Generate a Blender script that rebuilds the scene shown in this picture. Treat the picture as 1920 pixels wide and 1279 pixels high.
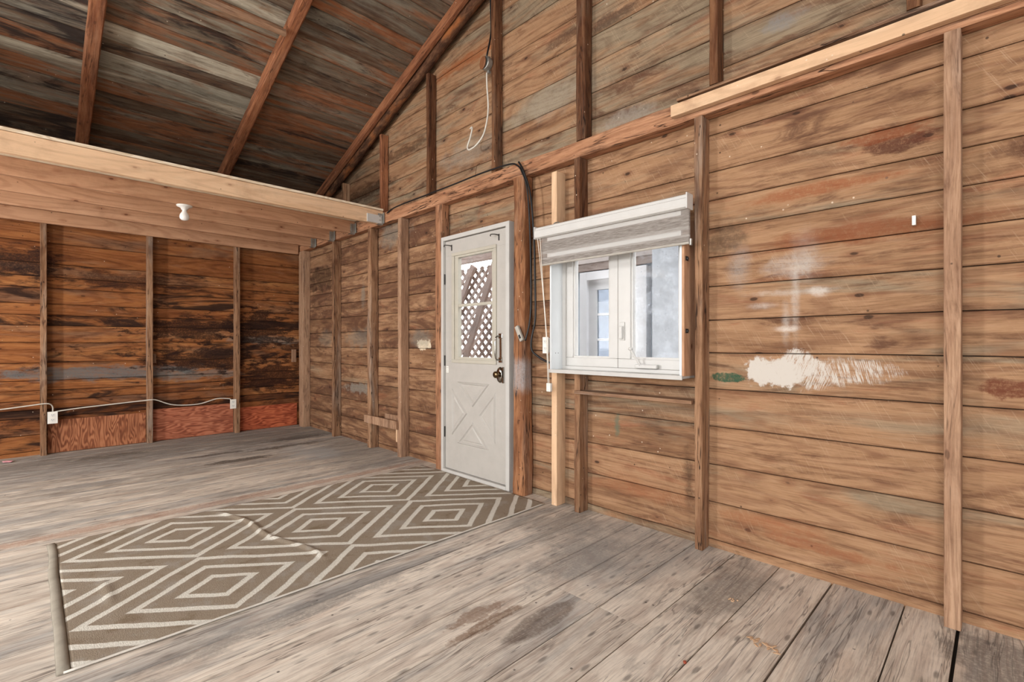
import bpy, bmesh, math, random
from mathutils import Vector, Matrix, noise

scene = bpy.context.scene
for o in list(bpy.data.objects):
    bpy.data.objects.remove(o, do_unlink=True)
COL = scene.collection
rnd = random.Random(7)

# ------------------------------------------------------------------ camera
cam_d = bpy.data.cameras.new('camera')
cam_d.sensor_width = 36.0
cam_d.lens = 907.0 / 1920.0 * 36.0
cam_d.shift_y = 3.5 / 1920.0
cam_d.clip_start = 0.02
cam = bpy.data.objects.new('camera', cam_d)
COL.objects.link(cam)
cam.location = (0, 0, 1.12)
cam.rotation_euler = (math.radians(90), 0, math.atan2(0.7099, 0.7043))
scene.camera = cam

# ------------------------------------------------------------------ world, exposure
world = bpy.data.worlds.new('world')
scene.world = world
world.use_nodes = True
wbg = world.node_tree.nodes['Background']
wbg.inputs[0].default_value = (0.95, 0.97, 1.0, 1)
wbg.inputs[1].default_value = 6.0
vs = scene.view_settings
vs.view_transform = 'Standard'
try:
    vs.look = 'None'
except Exception:
    pass
vs.gamma = 1.0
vs.use_curve_mapping = False
vs.exposure = -0.17


def area(name, loc, target, sx, sy, power, colour=(1, 1, 1)):
    l = bpy.data.lights.new(name, 'AREA')
    l.shape = 'RECTANGLE'
    l.size, l.size_y = sx, sy
    l.energy = power
    l.color = colour
    o = bpy.data.objects.new(name, l)
    COL.objects.link(o)
    o.location = loc
    d = Vector(target) - Vector(loc)
    o.rotation_euler = d.to_track_quat('-Z', 'Y').to_euler()
    return o


# daylight entering by the openings behind the camera, plus one added high lamp
area('daylight_small_window', (-4.0, -3.30, 1.65), (-3.6, 2.6, 1.5), 0.45, 0.55, 165, (1.0, 0.99, 0.97))
area('daylight_wide_doorway', (1.5, -3.28, 1.35), (-1.0, 2.6, 1.4), 1.1, 1.7, 85, (1.0, 0.985, 0.96))
area('added_gable_fill', (-0.6, -3.28, 3.45), (-2.0, 0.9, 0.0), 2.0, 0.9, 150, (1.0, 0.985, 0.96))  # fill lamp added high up, aimed down to brighten the floor
area('daylight_side_window', (5.60, -0.2, 1.5), (-2.0, 0.6, 1.6), 2.4, 1.3, 80, (1.0, 0.985, 0.96))
area('daylight_far_window', (-5.6, -3.30, 1.5), (-6.2, 2.0, 1.2), 1.0, 1.0, 35, (1.0, 0.985, 0.96))


# ------------------------------------------------------------------ colours and shader helpers
def S(r, g, b):
    def f(c):
        c /= 255.0
        return c / 12.92 if c <= 0.04045 else ((c + 0.055) / 1.055) ** 2.4
    return (f(r), f(g), f(b), 1.0)


class NT:
    def __init__(s, name):
        s.m = bpy.data.materials.new(name)
        s.m.use_nodes = True
        s.t = s.m.node_tree
        s.b = s.t.nodes['Principled BSDF']
        s.out = s.t.nodes['Material Output']

    def node(s, typ, **kw):
        n = s.t.nodes.new(typ)
        for k, v in kw.items():
            setattr(n, k, v)
        return n

    def put(s, val, sock):
        if isinstance(val, bpy.types.NodeSocket):
            s.t.links.new(val, sock)
        elif val is not None:
            sock.default_value = val

    def math(s, op, a, b=None, c=None, clamp=False):
        n = s.node('ShaderNodeMath', operation=op, use_clamp=clamp)
        s.put(a, n.inputs[0])
        s.put(b, n.inputs[1])
        if c is not None:
            s.put(c, n.inputs[2])
        return n.outputs[0]

    def vmath(s, op, a, b=None):
        n = s.node('ShaderNodeVectorMath', operation=op)
        s.put(a, n.inputs[0])
        if b is not None:
            s.put(b, n.inputs[1])
        return n.outputs['Value'] if op in ('LENGTH', 'DOT_PRODUCT', 'DISTANCE') else n.outputs[0]

    def mapr(s, v, a, b, c=0.0, d=1.0, smooth=True):
        n = s.node('ShaderNodeMapRange', interpolation_type='SMOOTHSTEP' if smooth else 'LINEAR')
        n.clamp = True
        s.put(v, n.inputs[0])
        for i, x in enumerate((a, b, c, d)):
            s.put(x, n.inputs[1 + i])
        return n.outputs[0]

    def mix(s, f, a, b, mode='MIX'):
        n = s.node('ShaderNodeMix', data_type='RGBA', blend_type=mode)
        s.put(f, n.inputs[0])
        s.put(a, n.inputs[6])
        s.put(b, n.inputs[7])
        return n.outputs[2]

    def noise(s, v, scale=1.0, detail=4.0, rough=0.55, dist=0.0):
        n = s.node('ShaderNodeTexNoise')
        s.put(v, n.inputs['Vector'])
        n.inputs['Scale'].default_value = scale
        n.inputs['Detail'].default_value = detail
        n.inputs['Roughness'].default_value = rough
        n.inputs['Distortion'].default_value = dist
        return n.outputs[0]

    def voro(s, v, scale=1.0):
        n = s.node('ShaderNodeTexVoronoi')
        s.put(v, n.inputs['Vector'])
        n.inputs['Scale'].default_value = scale
        return n.outputs['Distance'], n.outputs['Color']

    def ramp(s, f, stops):
        n = s.node('ShaderNodeValToRGB')
        cr = n.color_ramp
        cr.elements[0].position, cr.elements[0].color = stops[0]
        cr.elements[1].position, cr.elements[1].color = stops[-1]
        for p, c in stops[1:-1]:
            e = cr.elements.new(p)
            e.color = c
        s.put(f, n.inputs[0])
        return n.outputs[0]

    def scale(s, v, sc):
        return s.vmath('MULTIPLY', v, sc)

    def objco(s):
        return s.node('ShaderNodeTexCoord').outputs['Object']

    def finish(s, col=None, rough=0.8, bump=None, dist=0.002, strength=0.6, metal=0.0, spec=0.3):
        if col is not None:
            s.put(col, s.b.inputs['Base Color'])
        s.put(rough, s.b.inputs['Roughness'])
        s.b.inputs['Metallic'].default_value = metal
        s.b.inputs['Specular IOR Level'].default_value = spec
        if bump is not None:
            n = s.node('ShaderNodeBump')
            n.inputs['Distance'].default_value = dist
            n.inputs['Strength'].default_value = strength
            s.put(bump, n.inputs['Height'])
            s.t.links.new(n.outputs[0], s.b.inputs['Normal'])
        return s.m


def blob(g, co, c, r, amp=0.8, nscale=14.0, soft=0.25, streak=None, stretch=(1, 1, 1)):
    """mask of a stain with an uneven edge of its own, at a place on the boards"""
    v = g.vmath('SUBTRACT', co, c)
    v = g.vmath('DIVIDE', v, r)
    l = g.vmath('LENGTH', v)
    n = g.noise(g.scale(co, stretch), nscale, 5.0, 0.65)
    l = g.math('ADD', l, g.math('MULTIPLY', g.math('SUBTRACT', n, 0.5), amp * 4.2))
    m = g.mapr(l, 1.0 + soft, 1.0 - soft)
    if not streak:
        fn = g.noise(co, 70.0, 5.0, 0.75)
        m = g.math('MULTIPLY', m, g.mapr(fn, 0.30, 0.56, 0.45, 1.0))
    if streak:
        mp = g.node('ShaderNodeMapping')
        g.put(co, mp.inputs['Vector'])
        mp.inputs['Rotation'].default_value = streak[0]
        sn = g.noise(g.scale(mp.outputs[0], streak[1]), 1.0, 4.0, 0.7)
        m = g.math('MULTIPLY', m, g.mapr(sn, streak[2], streak[2] + 0.16))
    return m


AX = {'x': (1, 0, 0), 'y': (0, 1, 0), 'z': (0, 0, 1)}


def along(ax, a, b):
    return tuple(a if AX[ax][i] else b for i in range(3))


def wood(name, ax, stops, grey=S(135, 125, 112), dark=S(50, 32, 20), attr=True, grey_amt=0.25, stain=0.35,
         knot=0.5, ring=0.25, fine=0.3, crack=0.0, rough=0.82, blobs=(), bump=0.0025, vary=1.0, saw=0.0,
         stain_col=None, knot_scale=1.5, speck=0.0, rust=None, edge=0.6, sat=1.0, val=1.0, smudge=0.6):
    g = NT(name)
    co = g.objco()
    if attr:
        at = g.node('ShaderNodeAttribute')
        at.attribute_name = 'tone'
        sep = g.node('ShaderNodeSeparateColor')
        g.put(at.outputs['Color'], sep.inputs[0])
        R, G_, B = sep.outputs[0], sep.outputs[1], sep.outputs[2]
        ACR = at.outputs['Alpha']
    else:
        R = g.node('ShaderNodeObjectInfo').outputs['Random']
        G_ = B = 0.5
        ACR = None
    cmb = g.node('ShaderNodeCombineXYZ')
    g.put(g.math('MULTIPLY', R, 37.3), cmb.inputs[0])
    g.put(g.math('MULTIPLY', R, 71.9), cmb.inputs[1])
    g.put(g.math('MULTIPLY', R, 113.7), cmb.inputs[2])
    v = g.vmath('ADD', co, cmb.outputs[0])
    # gentle warp across the grain
    w = g.noise(g.scale(v, along(ax, 1.3, 4.0)), 1.0, 2.0, 0.5)
    wv = g.vmath('MULTIPLY', along(ax, 0.0, 0.05), (1, 1, 1))
    wn = g.node('ShaderNodeCombineXYZ')
    for i in range(3):
        g.put(g.math('MULTIPLY', w, 0.0 if AX[ax][i] else 0.06), wn.inputs[i])
    vw = g.vmath('ADD', v, wn.outputs[0])
    n1 = g.noise(g.scale(vw, along(ax, 1.1, 13.0)), 1.0, 6.0, 0.62)
    n2 = g.noise(g.scale(vw, along(ax, 7.0, 190.0)), 1.0, 4.0, 0.65)
    n3 = g.noise(g.scale(vw, along(ax, 0.45, 4.2)), 1.0, 1.5, 0.4)
    rg = g.math('SINE', g.math('MULTIPLY', n3, 95.0))
    rg = g.mapr(rg, 0.2, 1.0)
    f = g.math('ADD', g.math('MULTIPLY', R, 0.55 * vary), g.math('MULTIPLY', g.mapr(n1, 0.28, 0.72, smooth=False), 0.55))
    f = g.math('SUBTRACT', f, 0.05, clamp=True)
    col = g.ramp(f, stops)
    # weathered grey patches
    ng = g.noise(g.scale(v, along(ax, 0.8, 5.0)), 1.3, 5.0, 0.6, 0.6)
    gm = g.mapr(g.math('ADD', ng, g.math('MULTIPLY', g.math('SUBTRACT', G_, 0.5), 0.5)), 0.50, 0.72)
    col = g.mix(g.math('MULTIPLY', gm, grey_amt), col, grey)
    if rust is not None:
        nr = g.noise(g.scale(v, along(ax, 1.1, 7.0)), 1.7, 5.0, 0.6, 0.8)
        rm = g.mapr(nr, 0.56, 0.70)
        col = g.mix(g.math('MULTIPLY', rm, rust[1]), col, rust[0])
    # late wood lines
    lines = g.math('MULTIPLY', rg, ring)
    col = g.mix(lines, col, g.mix(1.0, col, S(150, 95, 60), 'MULTIPLY'))
    col = g.mix(g.math('MULTIPLY', g.mapr(n2, 0.42, 0.75), fine), col, g.mix(1.0, col, S(120, 100, 85), 'MULTIPLY'))
    hi = g.math('MULTIPLY', g.mapr(n2, 0.55, 0.2), fine * 0.35)
    col = g.mix(hi, col, g.mix(0.5, col, S(235, 215, 190)))
    nsm = g.noise(g.scale(vw, along(ax, 2.6, 17.0)), 1.0, 8.0, 0.72, 0.4)
    smu = g.mapr(nsm, 0.50, 0.70)
    col = g.mix(g.math('MULTIPLY', smu, smudge), col, g.mix(1.0, col, S(128, 92, 66), 'MULTIPLY'))
    lit = g.mapr(nsm, 0.44, 0.30)
    col = g.mix(g.math('MULTIPLY', lit, smudge * 0.35), col, g.mix(0.5, col, S(225, 190, 150)))
    # dark stains
    ns = g.noise(g.scale(v, along(ax, 1.0, 4.6)), 1.6, 8.0, 0.66, 1.4)
    thr = g.math('SUBTRACT', 0.80, g.math('MULTIPLY', B, 0.36))
    ns = g.math('ADD', ns, g.math('MULTIPLY', g.math('SUBTRACT', n1, 0.5), 0.16))
    sm = g.mapr(g.math('SUBTRACT', ns, thr), -0.09, 0.10)
    col = g.mix(g.math('MULTIPLY', sm, stain), col, stain_col or dark)
    # dust / mid brown mottling
    nm = g.noise(v, 3.1, 6.0, 0.7)
    col = g.mix(g.math('MULTIPLY', g.mapr(nm, 0.45, 0.8), 0.35), col, g.mix(1.0, col, S(150, 130, 115), 'MULTIPLY'))
    kd = None
    if knot > 0:
        d, kc = g.voro(g.vmath('ADD', g.scale(v, along(ax, 2.9 * knot_scale, 6.4 * knot_scale)), g.math('MULTIPLY', n1, 0.25)), 1.0)
        ks = g.node('ShaderNodeSeparateColor')
        g.put(kc, ks.inputs[0])
        on = g.mapr(ks.outputs[0], 0.12, 0.16)
        core = g.math('MULTIPLY', g.mapr(d, 0.105, 0.06), on)
        halo = g.math('MULTIPLY', g.mapr(d, 0.30, 0.08), on)
        col = g.mix(g.math('MULTIPLY', halo, 0.45 * knot), col, g.mix(1.0, col, S(165, 105, 70), 'MULTIPLY'))
        col = g.mix(g.math('MULTIPLY', core, 0.95 * knot), col, dark)
        kd = core
    if saw > 0:
        mp = g.node('ShaderNodeMapping')
        g.put(v, mp.inputs['Vector'])
        mp.inputs['Rotation'].default_value = (0.0, 0.5, 0.0)
        sn = g.noise(g.scale(mp.outputs[0], (210, 20, 9)), 1.0, 3.0, 0.6)
        sw_ = g.mapr(g.noise(v, 2.3, 3.0), 0.45, 0.6)
        col = g.mix(g.math('MULTIPLY', g.math('MULTIPLY', g.mapr(sn, 0.56, 0.72), sw_), saw), col, S(216, 184, 150))
    if crack > 0:
        nc = g.noise(g.scale(vw, along(ax, 1.3, 30.0)), 1.0, 3.0, 0.55, 0.3)
        cm = g.mapr(g.math('ABSOLUTE', g.math('SUBTRACT', nc, 0.53)), 0.022, 0.004)
        nk = g.noise(g.scale(v, along(ax, 1.2, 5.0)), 2.0, 2.0)
        cm = g.math('MULTIPLY', cm, g.mapr(nk, 0.42, 0.55))
        col = g.mix(g.math('MULTIPLY', cm, crack), col, dark)
    if speck > 0:
        d2, c2 = g.voro(g.scale(v, along(ax, 9.0, 30.0)), 1.0)
        s2 = g.node('ShaderNodeSeparateColor')
        g.put(c2, s2.inputs[0])
        sp = g.math('MULTIPLY', g.mapr(d2, 0.33, 0.12), g.mapr(s2.outputs[0], 0.74, 0.8))
        col = g.mix(g.math('MULTIPLY', sp, speck), col, dark)
    # small nail dents and pale chips
    d3, c3 = g.voro(v, 30.0)
    s3 = g.node('ShaderNodeSeparateColor')
    g.put(c3, s3.inputs[0])
    chip = g.math('MULTIPLY', g.mapr(d3, 0.16, 0.08), g.mapr(s3.outputs[1], 0.955, 0.965))
    col = g.mix(g.math('MULTIPLY', chip, 0.65), col, S(225, 205, 180))
    nail = g.math('MULTIPLY', g.mapr(d3, 0.2, 0.1), g.mapr(s3.outputs[0], 0.965, 0.975))
    col = g.mix(g.math('MULTIPLY', nail, 0.75), col, S(40, 28, 22))
    if ACR is not None and edge > 0:
        # dirt gathered along the joints between boards
        e = g.math('ABSOLUTE', g.math('SUBTRACT', ACR, 0.5))
        ne = g.noise(g.scale(v, along(ax, 2.2, 9.0)), 1.5, 4.0, 0.65)
        em = g.mapr(g.math('ADD', e, g.math('MULTIPLY', g.math('SUBTRACT', ne, 0.5), 0.55)), 0.42, 0.60)
        col = g.mix(g.math('MULTIPLY', em, edge), col, g.mix(1.0, col, S(165, 135, 108), 'MULTIPLY'))
    if sat != 1.0:
        hs = g.node('ShaderNodeHueSaturation')
        hs.inputs['Saturation'].default_value = sat
        hs.inputs['Hue'].default_value = 0.503
        hs.inputs['Value'].default_value = val
        g.put(col, hs.inputs['Color'])
        col = hs.outputs[0]
    for bl in blobs:
        k = dict(bl[3]) if len(bl) > 3 else {}
        st = k.pop('k', 1.0)
        m = blob(g, co, bl[0], bl[1], **k)
        col = g.mix(g.math('MULTIPLY', m, st), col, bl[2])
    h = g.math('ADD', g.math('MULTIPLY', n2, 0.45), g.math('MULTIPLY', n1, 0.8))
    h = g.math('SUBTRACT', h, g.math('MULTIPLY', rg, 0.10))
    if crack > 0:
        h = g.math('SUBTRACT', h, g.math('MULTIPLY', cm, 0.9))
    return g.finish(col, rough, h, bump, 0.6, spec=0.2)


def flat(name, col, rough=0.5, metal=0.0, var=0.06, spec=0.4, bump=0.0):
    g = NT(name)
    co = g.objco()
    n = g.noise(co, 9.0, 4.0, 0.6)
    c = g.mix(g.mapr(n, 0.35, 0.75), col, tuple(x * (1 - var * 2.5) for x in col[:3]) + (1,))
    return g.finish(c, rough, g.noise(co, 160.0, 2.0) if bump else None, bump or 0.001, 0.4, metal, spec)


def glass(name, tint=(1, 1, 1, 1), gloss=0.10, dust=0.0, dustcol=(0.8, 0.83, 0.88, 1)):
    g = NT(name)
    tr = g.node('ShaderNodeBsdfTransparent')
    tr.inputs[0].default_value = tint
    gl = g.node('ShaderNodeBsdfGlossy')
    gl.inputs['Roughness'].default_value = 0.02
    fr = g.node('ShaderNodeFresnel')
    fr.inputs[0].default_value = 1.45
    mx = g.node('ShaderNodeMixShader')
    g.put(g.math('MULTIPLY', fr.outputs[0], gloss * 10), mx.inputs[0])
    g.t.links.new(tr.outputs[0], mx.inputs[1])
    g.t.links.new(gl.outputs[0], mx.inputs[2])
    last = mx.outputs[0]
    if dust > 0:
        co = g.objco()
        df = g.node('ShaderNodeBsdfDiffuse')
        df.inputs[0].default_value = dustcol
        n = g.noise(co, 7.0, 6.0, 0.75)
        d, c = g.voro(co, 55.0)
        sc = g.node('ShaderNodeSeparateColor')
        g.put(c, sc.inputs[0])
        sp = g.math('MULTIPLY', g.mapr(d, 0.25, 0.1), g.mapr(sc.outputs[0], 0.86, 0.9))
        f = g.math('ADD', g.math('MULTIPLY', g.mapr(n, 0.4, 0.75), dust), g.math('MULTIPLY', sp, 0.55), clamp=True)
        m2 = g.node('ShaderNodeMixShader')
        g.put(f, m2.inputs[0])
        g.t.links.new(last, m2.inputs[1])
        tl = g.node('ShaderNodeBsdfTranslucent')
        tl.inputs[0].default_value = dustcol
        m3 = g.node('ShaderNodeMixShader')
        m3.inputs[0].default_value = 0.5
        g.t.links.new(df.outputs[0], m3.inputs[1])
        g.t.links.new(tl.outputs[0], m3.inputs[2])
        g.t.links.new(m3.outputs[0], m2.inputs[2])
        last = m2.outputs[0]
    g.t.links.new(last, g.out.inputs[0])
    return g.m


# ------------------------------------------------------------------ object helpers
GROUPS = {'wall_stud': 'studs of the long plank wall', 'cripple_stud': 'short studs above and below the window',
          'gable_stud': 'studs of the gable above the plate', 'rafter': 'rafters under the roof boards',
          'loft_joist': 'joists under the loft', 'back_wall_stud': 'studs of the back wall', 'door_post': 'posts beside the door',
          'plywood_panel': 'plywood strips at the foot of the back wall', 'porch_brace': 'slanting porch braces',
          'wood_block': 'small blocks on the back wall', 'nailed_block': 'short boards nailed between the studs'}


def tag(o, label=None, cat=None, group=None, kind=None):
    group = group or (GROUPS.get(o.name.split('.')[0]) if label else None)
    if label:
        o['label'] = label
    if cat:
        o['category'] = cat
    if group:
        o['group'] = group
    if kind:
        o['kind'] = kind
    return o


def link(name, bm, mat, parent=None, smooth=False, matrix=None):
    me = bpy.data.meshes.new(name)
    bmesh.ops.recalc_face_normals(bm, faces=bm.faces)
    bm.to_mesh(me)
    bm.free()
    for m in (mat if isinstance(mat, (list, tuple)) else [mat]):
        me.materials.append(m)
    if smooth:
        for p in me.polygons:
            p.use_smooth = True
    o = bpy.data.objects.new(name, me)
    COL.objects.link(o)
    if matrix is not None:
        o.matrix_world = matrix
    if parent is not None:
        o.parent = parent
    return o


def empty(name, loc=(0, 0, 0), label=None, cat=None, group=None, kind=None):
    o = bpy.data.objects.new(name, None)
    o.empty_display_size = 0.1
    COL.objects.link(o)
    o.location = loc
    tag(o, label, cat, group, kind)
    return o


def bx(bm, x0, x1, y0, y1, z0, z1, mi=0, bev=0.0):
    vs_ = [bm.verts.new((x, y, z)) for x in (x0, x1) for y in (y0, y1) for z in (z0, z1)]
    F = [(0, 1, 3, 2), (4, 6, 7, 5), (0, 4, 5, 1), (2, 3, 7, 6), (0, 2, 6, 4), (1, 5, 7, 3)]
    fs = []
    for f in F:
        fa = bm.faces.new([vs_[i] for i in f])
        fa.material_index = mi
        fs.append(fa)
    if bev > 0:
        es = list({e for f in fs for e in f.edges})
        bmesh.ops.bevel(bm, geom=es, offset=bev, segments=2, affect='EDGES', profile=0.6)
    return vs_


def box(name, x0, x1, y0, y1, z0, z1, mat, parent=None, bev=0.0015, off=None):
    bm = bmesh.new()
    ox, oy, oz = off or (0, 0, 0)
    bx(bm, x0 - ox, x1 - ox, y0 - oy, y1 - oy, z0 - oz, z1 - oz, 0, bev)
    return link(name, bm, mat, parent)


def lbox(name, x0, x1, y0, y1, z0, z1, mat, bev=0.0015):
    """a thing of its own whose origin sits at the middle of its base"""
    ox, oy, oz = (x0 + x1) / 2, (y0 + y1) / 2, z0
    o = box(name, x0, x1, y0, y1, z0, z1, mat, None, bev, (ox, oy, oz))
    o.location = (ox, oy, oz)
    return o


def tube(bm, pts, r, n=8, mi=0, sub=6, r2=None):
    P = [Vector(p) for p in pts]
    if sub > 1 and len(P) > 2:
        Q = []
        for i in range(len(P) - 1):
            p0 = P[max(i - 1, 0)]
            p1, p2 = P[i], P[i + 1]
            p3 = P[min(i + 2, len(P) - 1)]
            for k in range(sub):
                t = k / sub
                Q.append(0.5 * ((2 * p1) + (-p0 + p2) * t + (2 * p0 - 5 * p1 + 4 * p2 - p3) * t * t
                                + (-p0 + 3 * p1 - 3 * p2 + p3) * t ** 3))
        Q.append(P[-1])
        P = Q
    rings = []
    up = Vector((0.123, 0.456, 0.881)).normalized()
    for i, p in enumerate(P):
        d = (P[min(i + 1, len(P) - 1)] - P[max(i - 1, 0)]).normalized()
        a = d.cross(up)
        if a.length < 1e-3:
            a = d.cross(Vector((1, 0, 0)))
        a.normalize()
        b = d.cross(a)
        rr = r if r2 is None else r + (r2 - r) * i / (len(P) - 1)
        rings.append([bm.verts.new(p + (a * math.cos(2 * math.pi * k / n) + b * math.sin(2 * math.pi * k / n)) * rr)
                      for k in range(n)])
    for i in range(len(rings) - 1):
        for k in range(n):
            f = bm.faces.new((rings[i][k], rings[i][(k + 1) % n], rings[i + 1][(k + 1) % n], rings[i + 1][k]))
            f.material_index = mi
    for rg_ in (rings[0], rings[-1]):
        f = bm.faces.new(rg_)
        f.material_index = mi


def lathe(bm, prof, n=28, axis=Vector((0, 0, 1)), origin=Vector((0, 0, 0)), mi=0):
    """prof: list of (radius, height along the axis)"""
    q = Vector((0, 0, 1)).rotation_difference(Vector(axis))
    rings = []
    for r, h in prof:
        if r < 1e-6:
            rings.append([bm.verts.new(Vector(origin) + q @ Vector((0, 0, h)))])
        else:
            rings.append([bm.verts.new(Vector(origin) + q @ Vector((r * math.cos(2 * math.pi * k / n), r * math.sin(2 * math.pi * k / n), h))) for k in range(n)])
    for a, b in zip(rings[:-1], rings[1:]):
        for k in range(n):
            A = [a[0]] if len(a) == 1 else [a[k], a[(k + 1) % n]]
            B = [b[0]] if len(b) == 1 else [b[(k + 1) % n], b[k]]
            if len(A) + len(B) > 2:
                f = bm.faces.new(A + B)
                f.material_index = mi


def timber(name, p0, p1, w, d, mat, label, cat, side=(1, 0, 0), wane=0.004, seg=None, group=None, kind=None,
           rnd_=0.18, seed=0, slope_cut=None):
    """sawn or hewn timber from p0 to p1; w across `side`, d across the third direction.
    The object's own z runs along the timber, so its grain does too."""
    p0, p1 = Vector(p0), Vector(p1)
    L = (p1 - p0).length
    z = (p1 - p0).normalized()
    x = Vector(side) - z * Vector(side).dot(z)
    x.normalize()
    y = z.cross(x)
    seg = seg or max(4, int(L / 0.07))
    c = rnd_ * min(w, d) * 0.5
    hw, hd = w / 2, d / 2
    prof = []
    for (sx, sy) in ((1, 1), (-1, 1), (-1, -1), (1, -1)):
        if (sx, sy) in ((1, 1), (-1, -1)):
            prof += [(sx * hw, sy * (hd - c)), (sx * (hw - c * .4), sy * (hd - c * .4)), (sx * (hw - c), sy * hd)]
        else:
            prof += [(sx * (hw - c), sy * hd), (sx * (hw - c * .4), sy * (hd - c * .4)), (sx * hw, sy * (hd - c))]
    bm = bmesh.new()
    rings = []
    s0 = seed * 13.7 + p0.x * 3.1 + p0.y * 7.7
    for i in range(seg + 1):
        t = L * i / seg
        ring = []
        for k, (a, b) in enumerate(prof):
            n = noise.noise(Vector((t * 1.6, s0, 0.31 * (k // 3)))) * wane
            n2 = noise.noise(Vector((t * 9.0, s0 + 5, 0.9 * k))) * wane * 0.5
            f = 1 + (n + n2) / max(hw, hd) * 1.0 - (wane / max(hw, hd)) * 0.3
            ring.append(bm.verts.new((a * f, b * f, t)))
        rings.append(ring)
    n = len(prof)
    for i in range(seg):
        for k in range(n):
            bm.faces.new((rings[i][k], rings[i][(k + 1) % n], rings[i + 1][(k + 1) % n], rings[i + 1][k]))
    bm.faces.new(rings[0])
    bm.faces.new(rings[-1])
    M = Matrix((x, y, z)).transposed().to_4x4()
    M.translation = p0
    o = link(name, bm, mat, None, False, M)
    tag(o, label, cat, group, kind)
    return o


def subtract(rects, hole):
    out = []
    hu0, hu1, hv0, hv1 = hole
    for (u0, u1, v0, v1) in rects:
        if u1 <= hu0 or u0 >= hu1 or v1 <= hv0 or v0 >= hv1:
            out.append((u0, u1, v0, v1))
            continue
        if u0 < hu0:
            out.append((u0, hu0, v0, v1))
        if u1 > hu1:
            out.append((hu1, u1, v0, v1))
        a, b = max(u0, hu0), min(u1, hu1)
        if v0 < hv0 - 0.006:
            out.append((a, b, v0, hv0))
        if v1 > hv1 + 0.006:
            out.append((a, b, hv1, v1))
    return out


def planking(name, T, seams, u0, u1, joints, mats, tone, holes=(), t=0.02, gap=0.0035, wav=0.003, clampv=None,
             step=0.2, seed=1, back=True, backv=None, endlim=None, wide=None):
    """boards laid side by side. T(u, v, w) gives object coordinates, w=0 the face towards the room."""
    bm = bmesh.new()
    lay = bm.loops.layers.float_color.new('tone')
    rr = random.Random(seed)
    for i in range(len(seams) - 1):
        v0, v1 = seams[i], seams[i + 1]
        a, b = (u0, u1) if endlim is None else endlim(v0, u0, u1)
        js = sorted(j for j in joints(i, rr) if a + 0.1 < j < b - 0.1)
        us = [a] + js + [b]
        for k in range(len(us) - 1):
            tn0 = tone((us[k] + us[k + 1]) / 2, (v0 + v1) / 2, rr)
            dw = rr.uniform(0, 0.002)
            rects = [(us[k] + 0.001, us[k + 1] - 0.001, v0, v1)]
            for h in holes:
                rects = subtract(rects, h)
            for (p, q, c, d) in rects:
                if q - p < 0.01 or d - c < 0.01:
                    continue
                tn = tone((p + q) / 2, (v0 + v1) / 2, None, tn0) if False else tn0
                g0 = (wide or {}).get(i, gap) / 2 if c == v0 else 0
                g1 = (wide or {}).get(i + 1, gap) / 2 if d == v1 else 0
                nseg = max(1, int((q - p) / step))
                rings = []
                for s in range(nseg + 1):
                    u = p + (q - p) * s / nseg
                    e0 = c + g0 + (noise.noise(Vector((u * 1.1, c * 5.3, seed))) * wav + noise.noise(Vector((u * 6, c * 5.3, seed + 3))) * wav * .4 if c == v0 else 0)
                    e1 = d - g1 + (noise.noise(Vector((u * 1.1, d * 5.3, seed))) * wav + noise.noise(Vector((u * 6, d * 5.3, seed + 3))) * wav * .4 if d == v1 else 0)
                    if clampv:
                        mv = clampv(u)
                        e1 = min(e1, mv)
                        e0 = min(e0, e1 - 0.002)
                    e = min(0.0035, (e1 - e0) * 0.2)
                    rings.append([bm.verts.new(T(u, vv, ww)) for vv, ww in
                                  ((e0, t), (e0, dw + 0.003), (e0 + e, dw), (e1 - e, dw), (e1, dw + 0.003), (e1, t))])
                nf = []
                for s in range(nseg):
                    for m in range(5):
                        f = bm.faces.new((rings[s][m], rings[s][m + 1], rings[s + 1][m + 1], rings[s + 1][m]))
                        for lp, al in zip(f.loops, (m > 2, m + 1 > 2, m + 1 > 2, m > 2)):
                            lp[lay] = (tn[0], tn[1], tn[2], 1.0 if al else 0.0)
                nf.append(bm.faces.new(rings[0]))
                nf.append(bm.faces.new(rings[-1]))
                for f in nf:
                    for lp in f.loops:
                        lp[lay] = (tn[0], tn[1], tn[2], 0.5)
    if back:
        bv0, bv1 = backv or (seams[0], seams[-1])
        nu = int((u1 - u0) / 0.5) + 1
        rects = []
        for k in range(nu):
            a, b = u0 + (u1 - u0) * k / nu, u0 + (u1 - u0) * (k + 1) / nu
            top = bv1 if not clampv else min(bv1, max(clampv(a), clampv(b)))
            rects.append((a, b, bv0, top))
        for h in holes:
            rects = subtract(rects, h)
        for (p, q, c, d) in rects:
            vv = [bm.verts.new(T(a_, b_, w_)) for a_ in (p, q) for b_ in (c, d) for w_ in (t + 0.001, t + 0.03)]
            for f in [(0, 1, 3, 2), (4, 6, 7, 5), (0, 4, 5, 1), (2, 3, 7, 6), (0, 2, 6, 4), (1, 5, 7, 3)]:
                fa = bm.faces.new([vv[i] for i in f])
                fa.material_index = 1
    return bm


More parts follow.
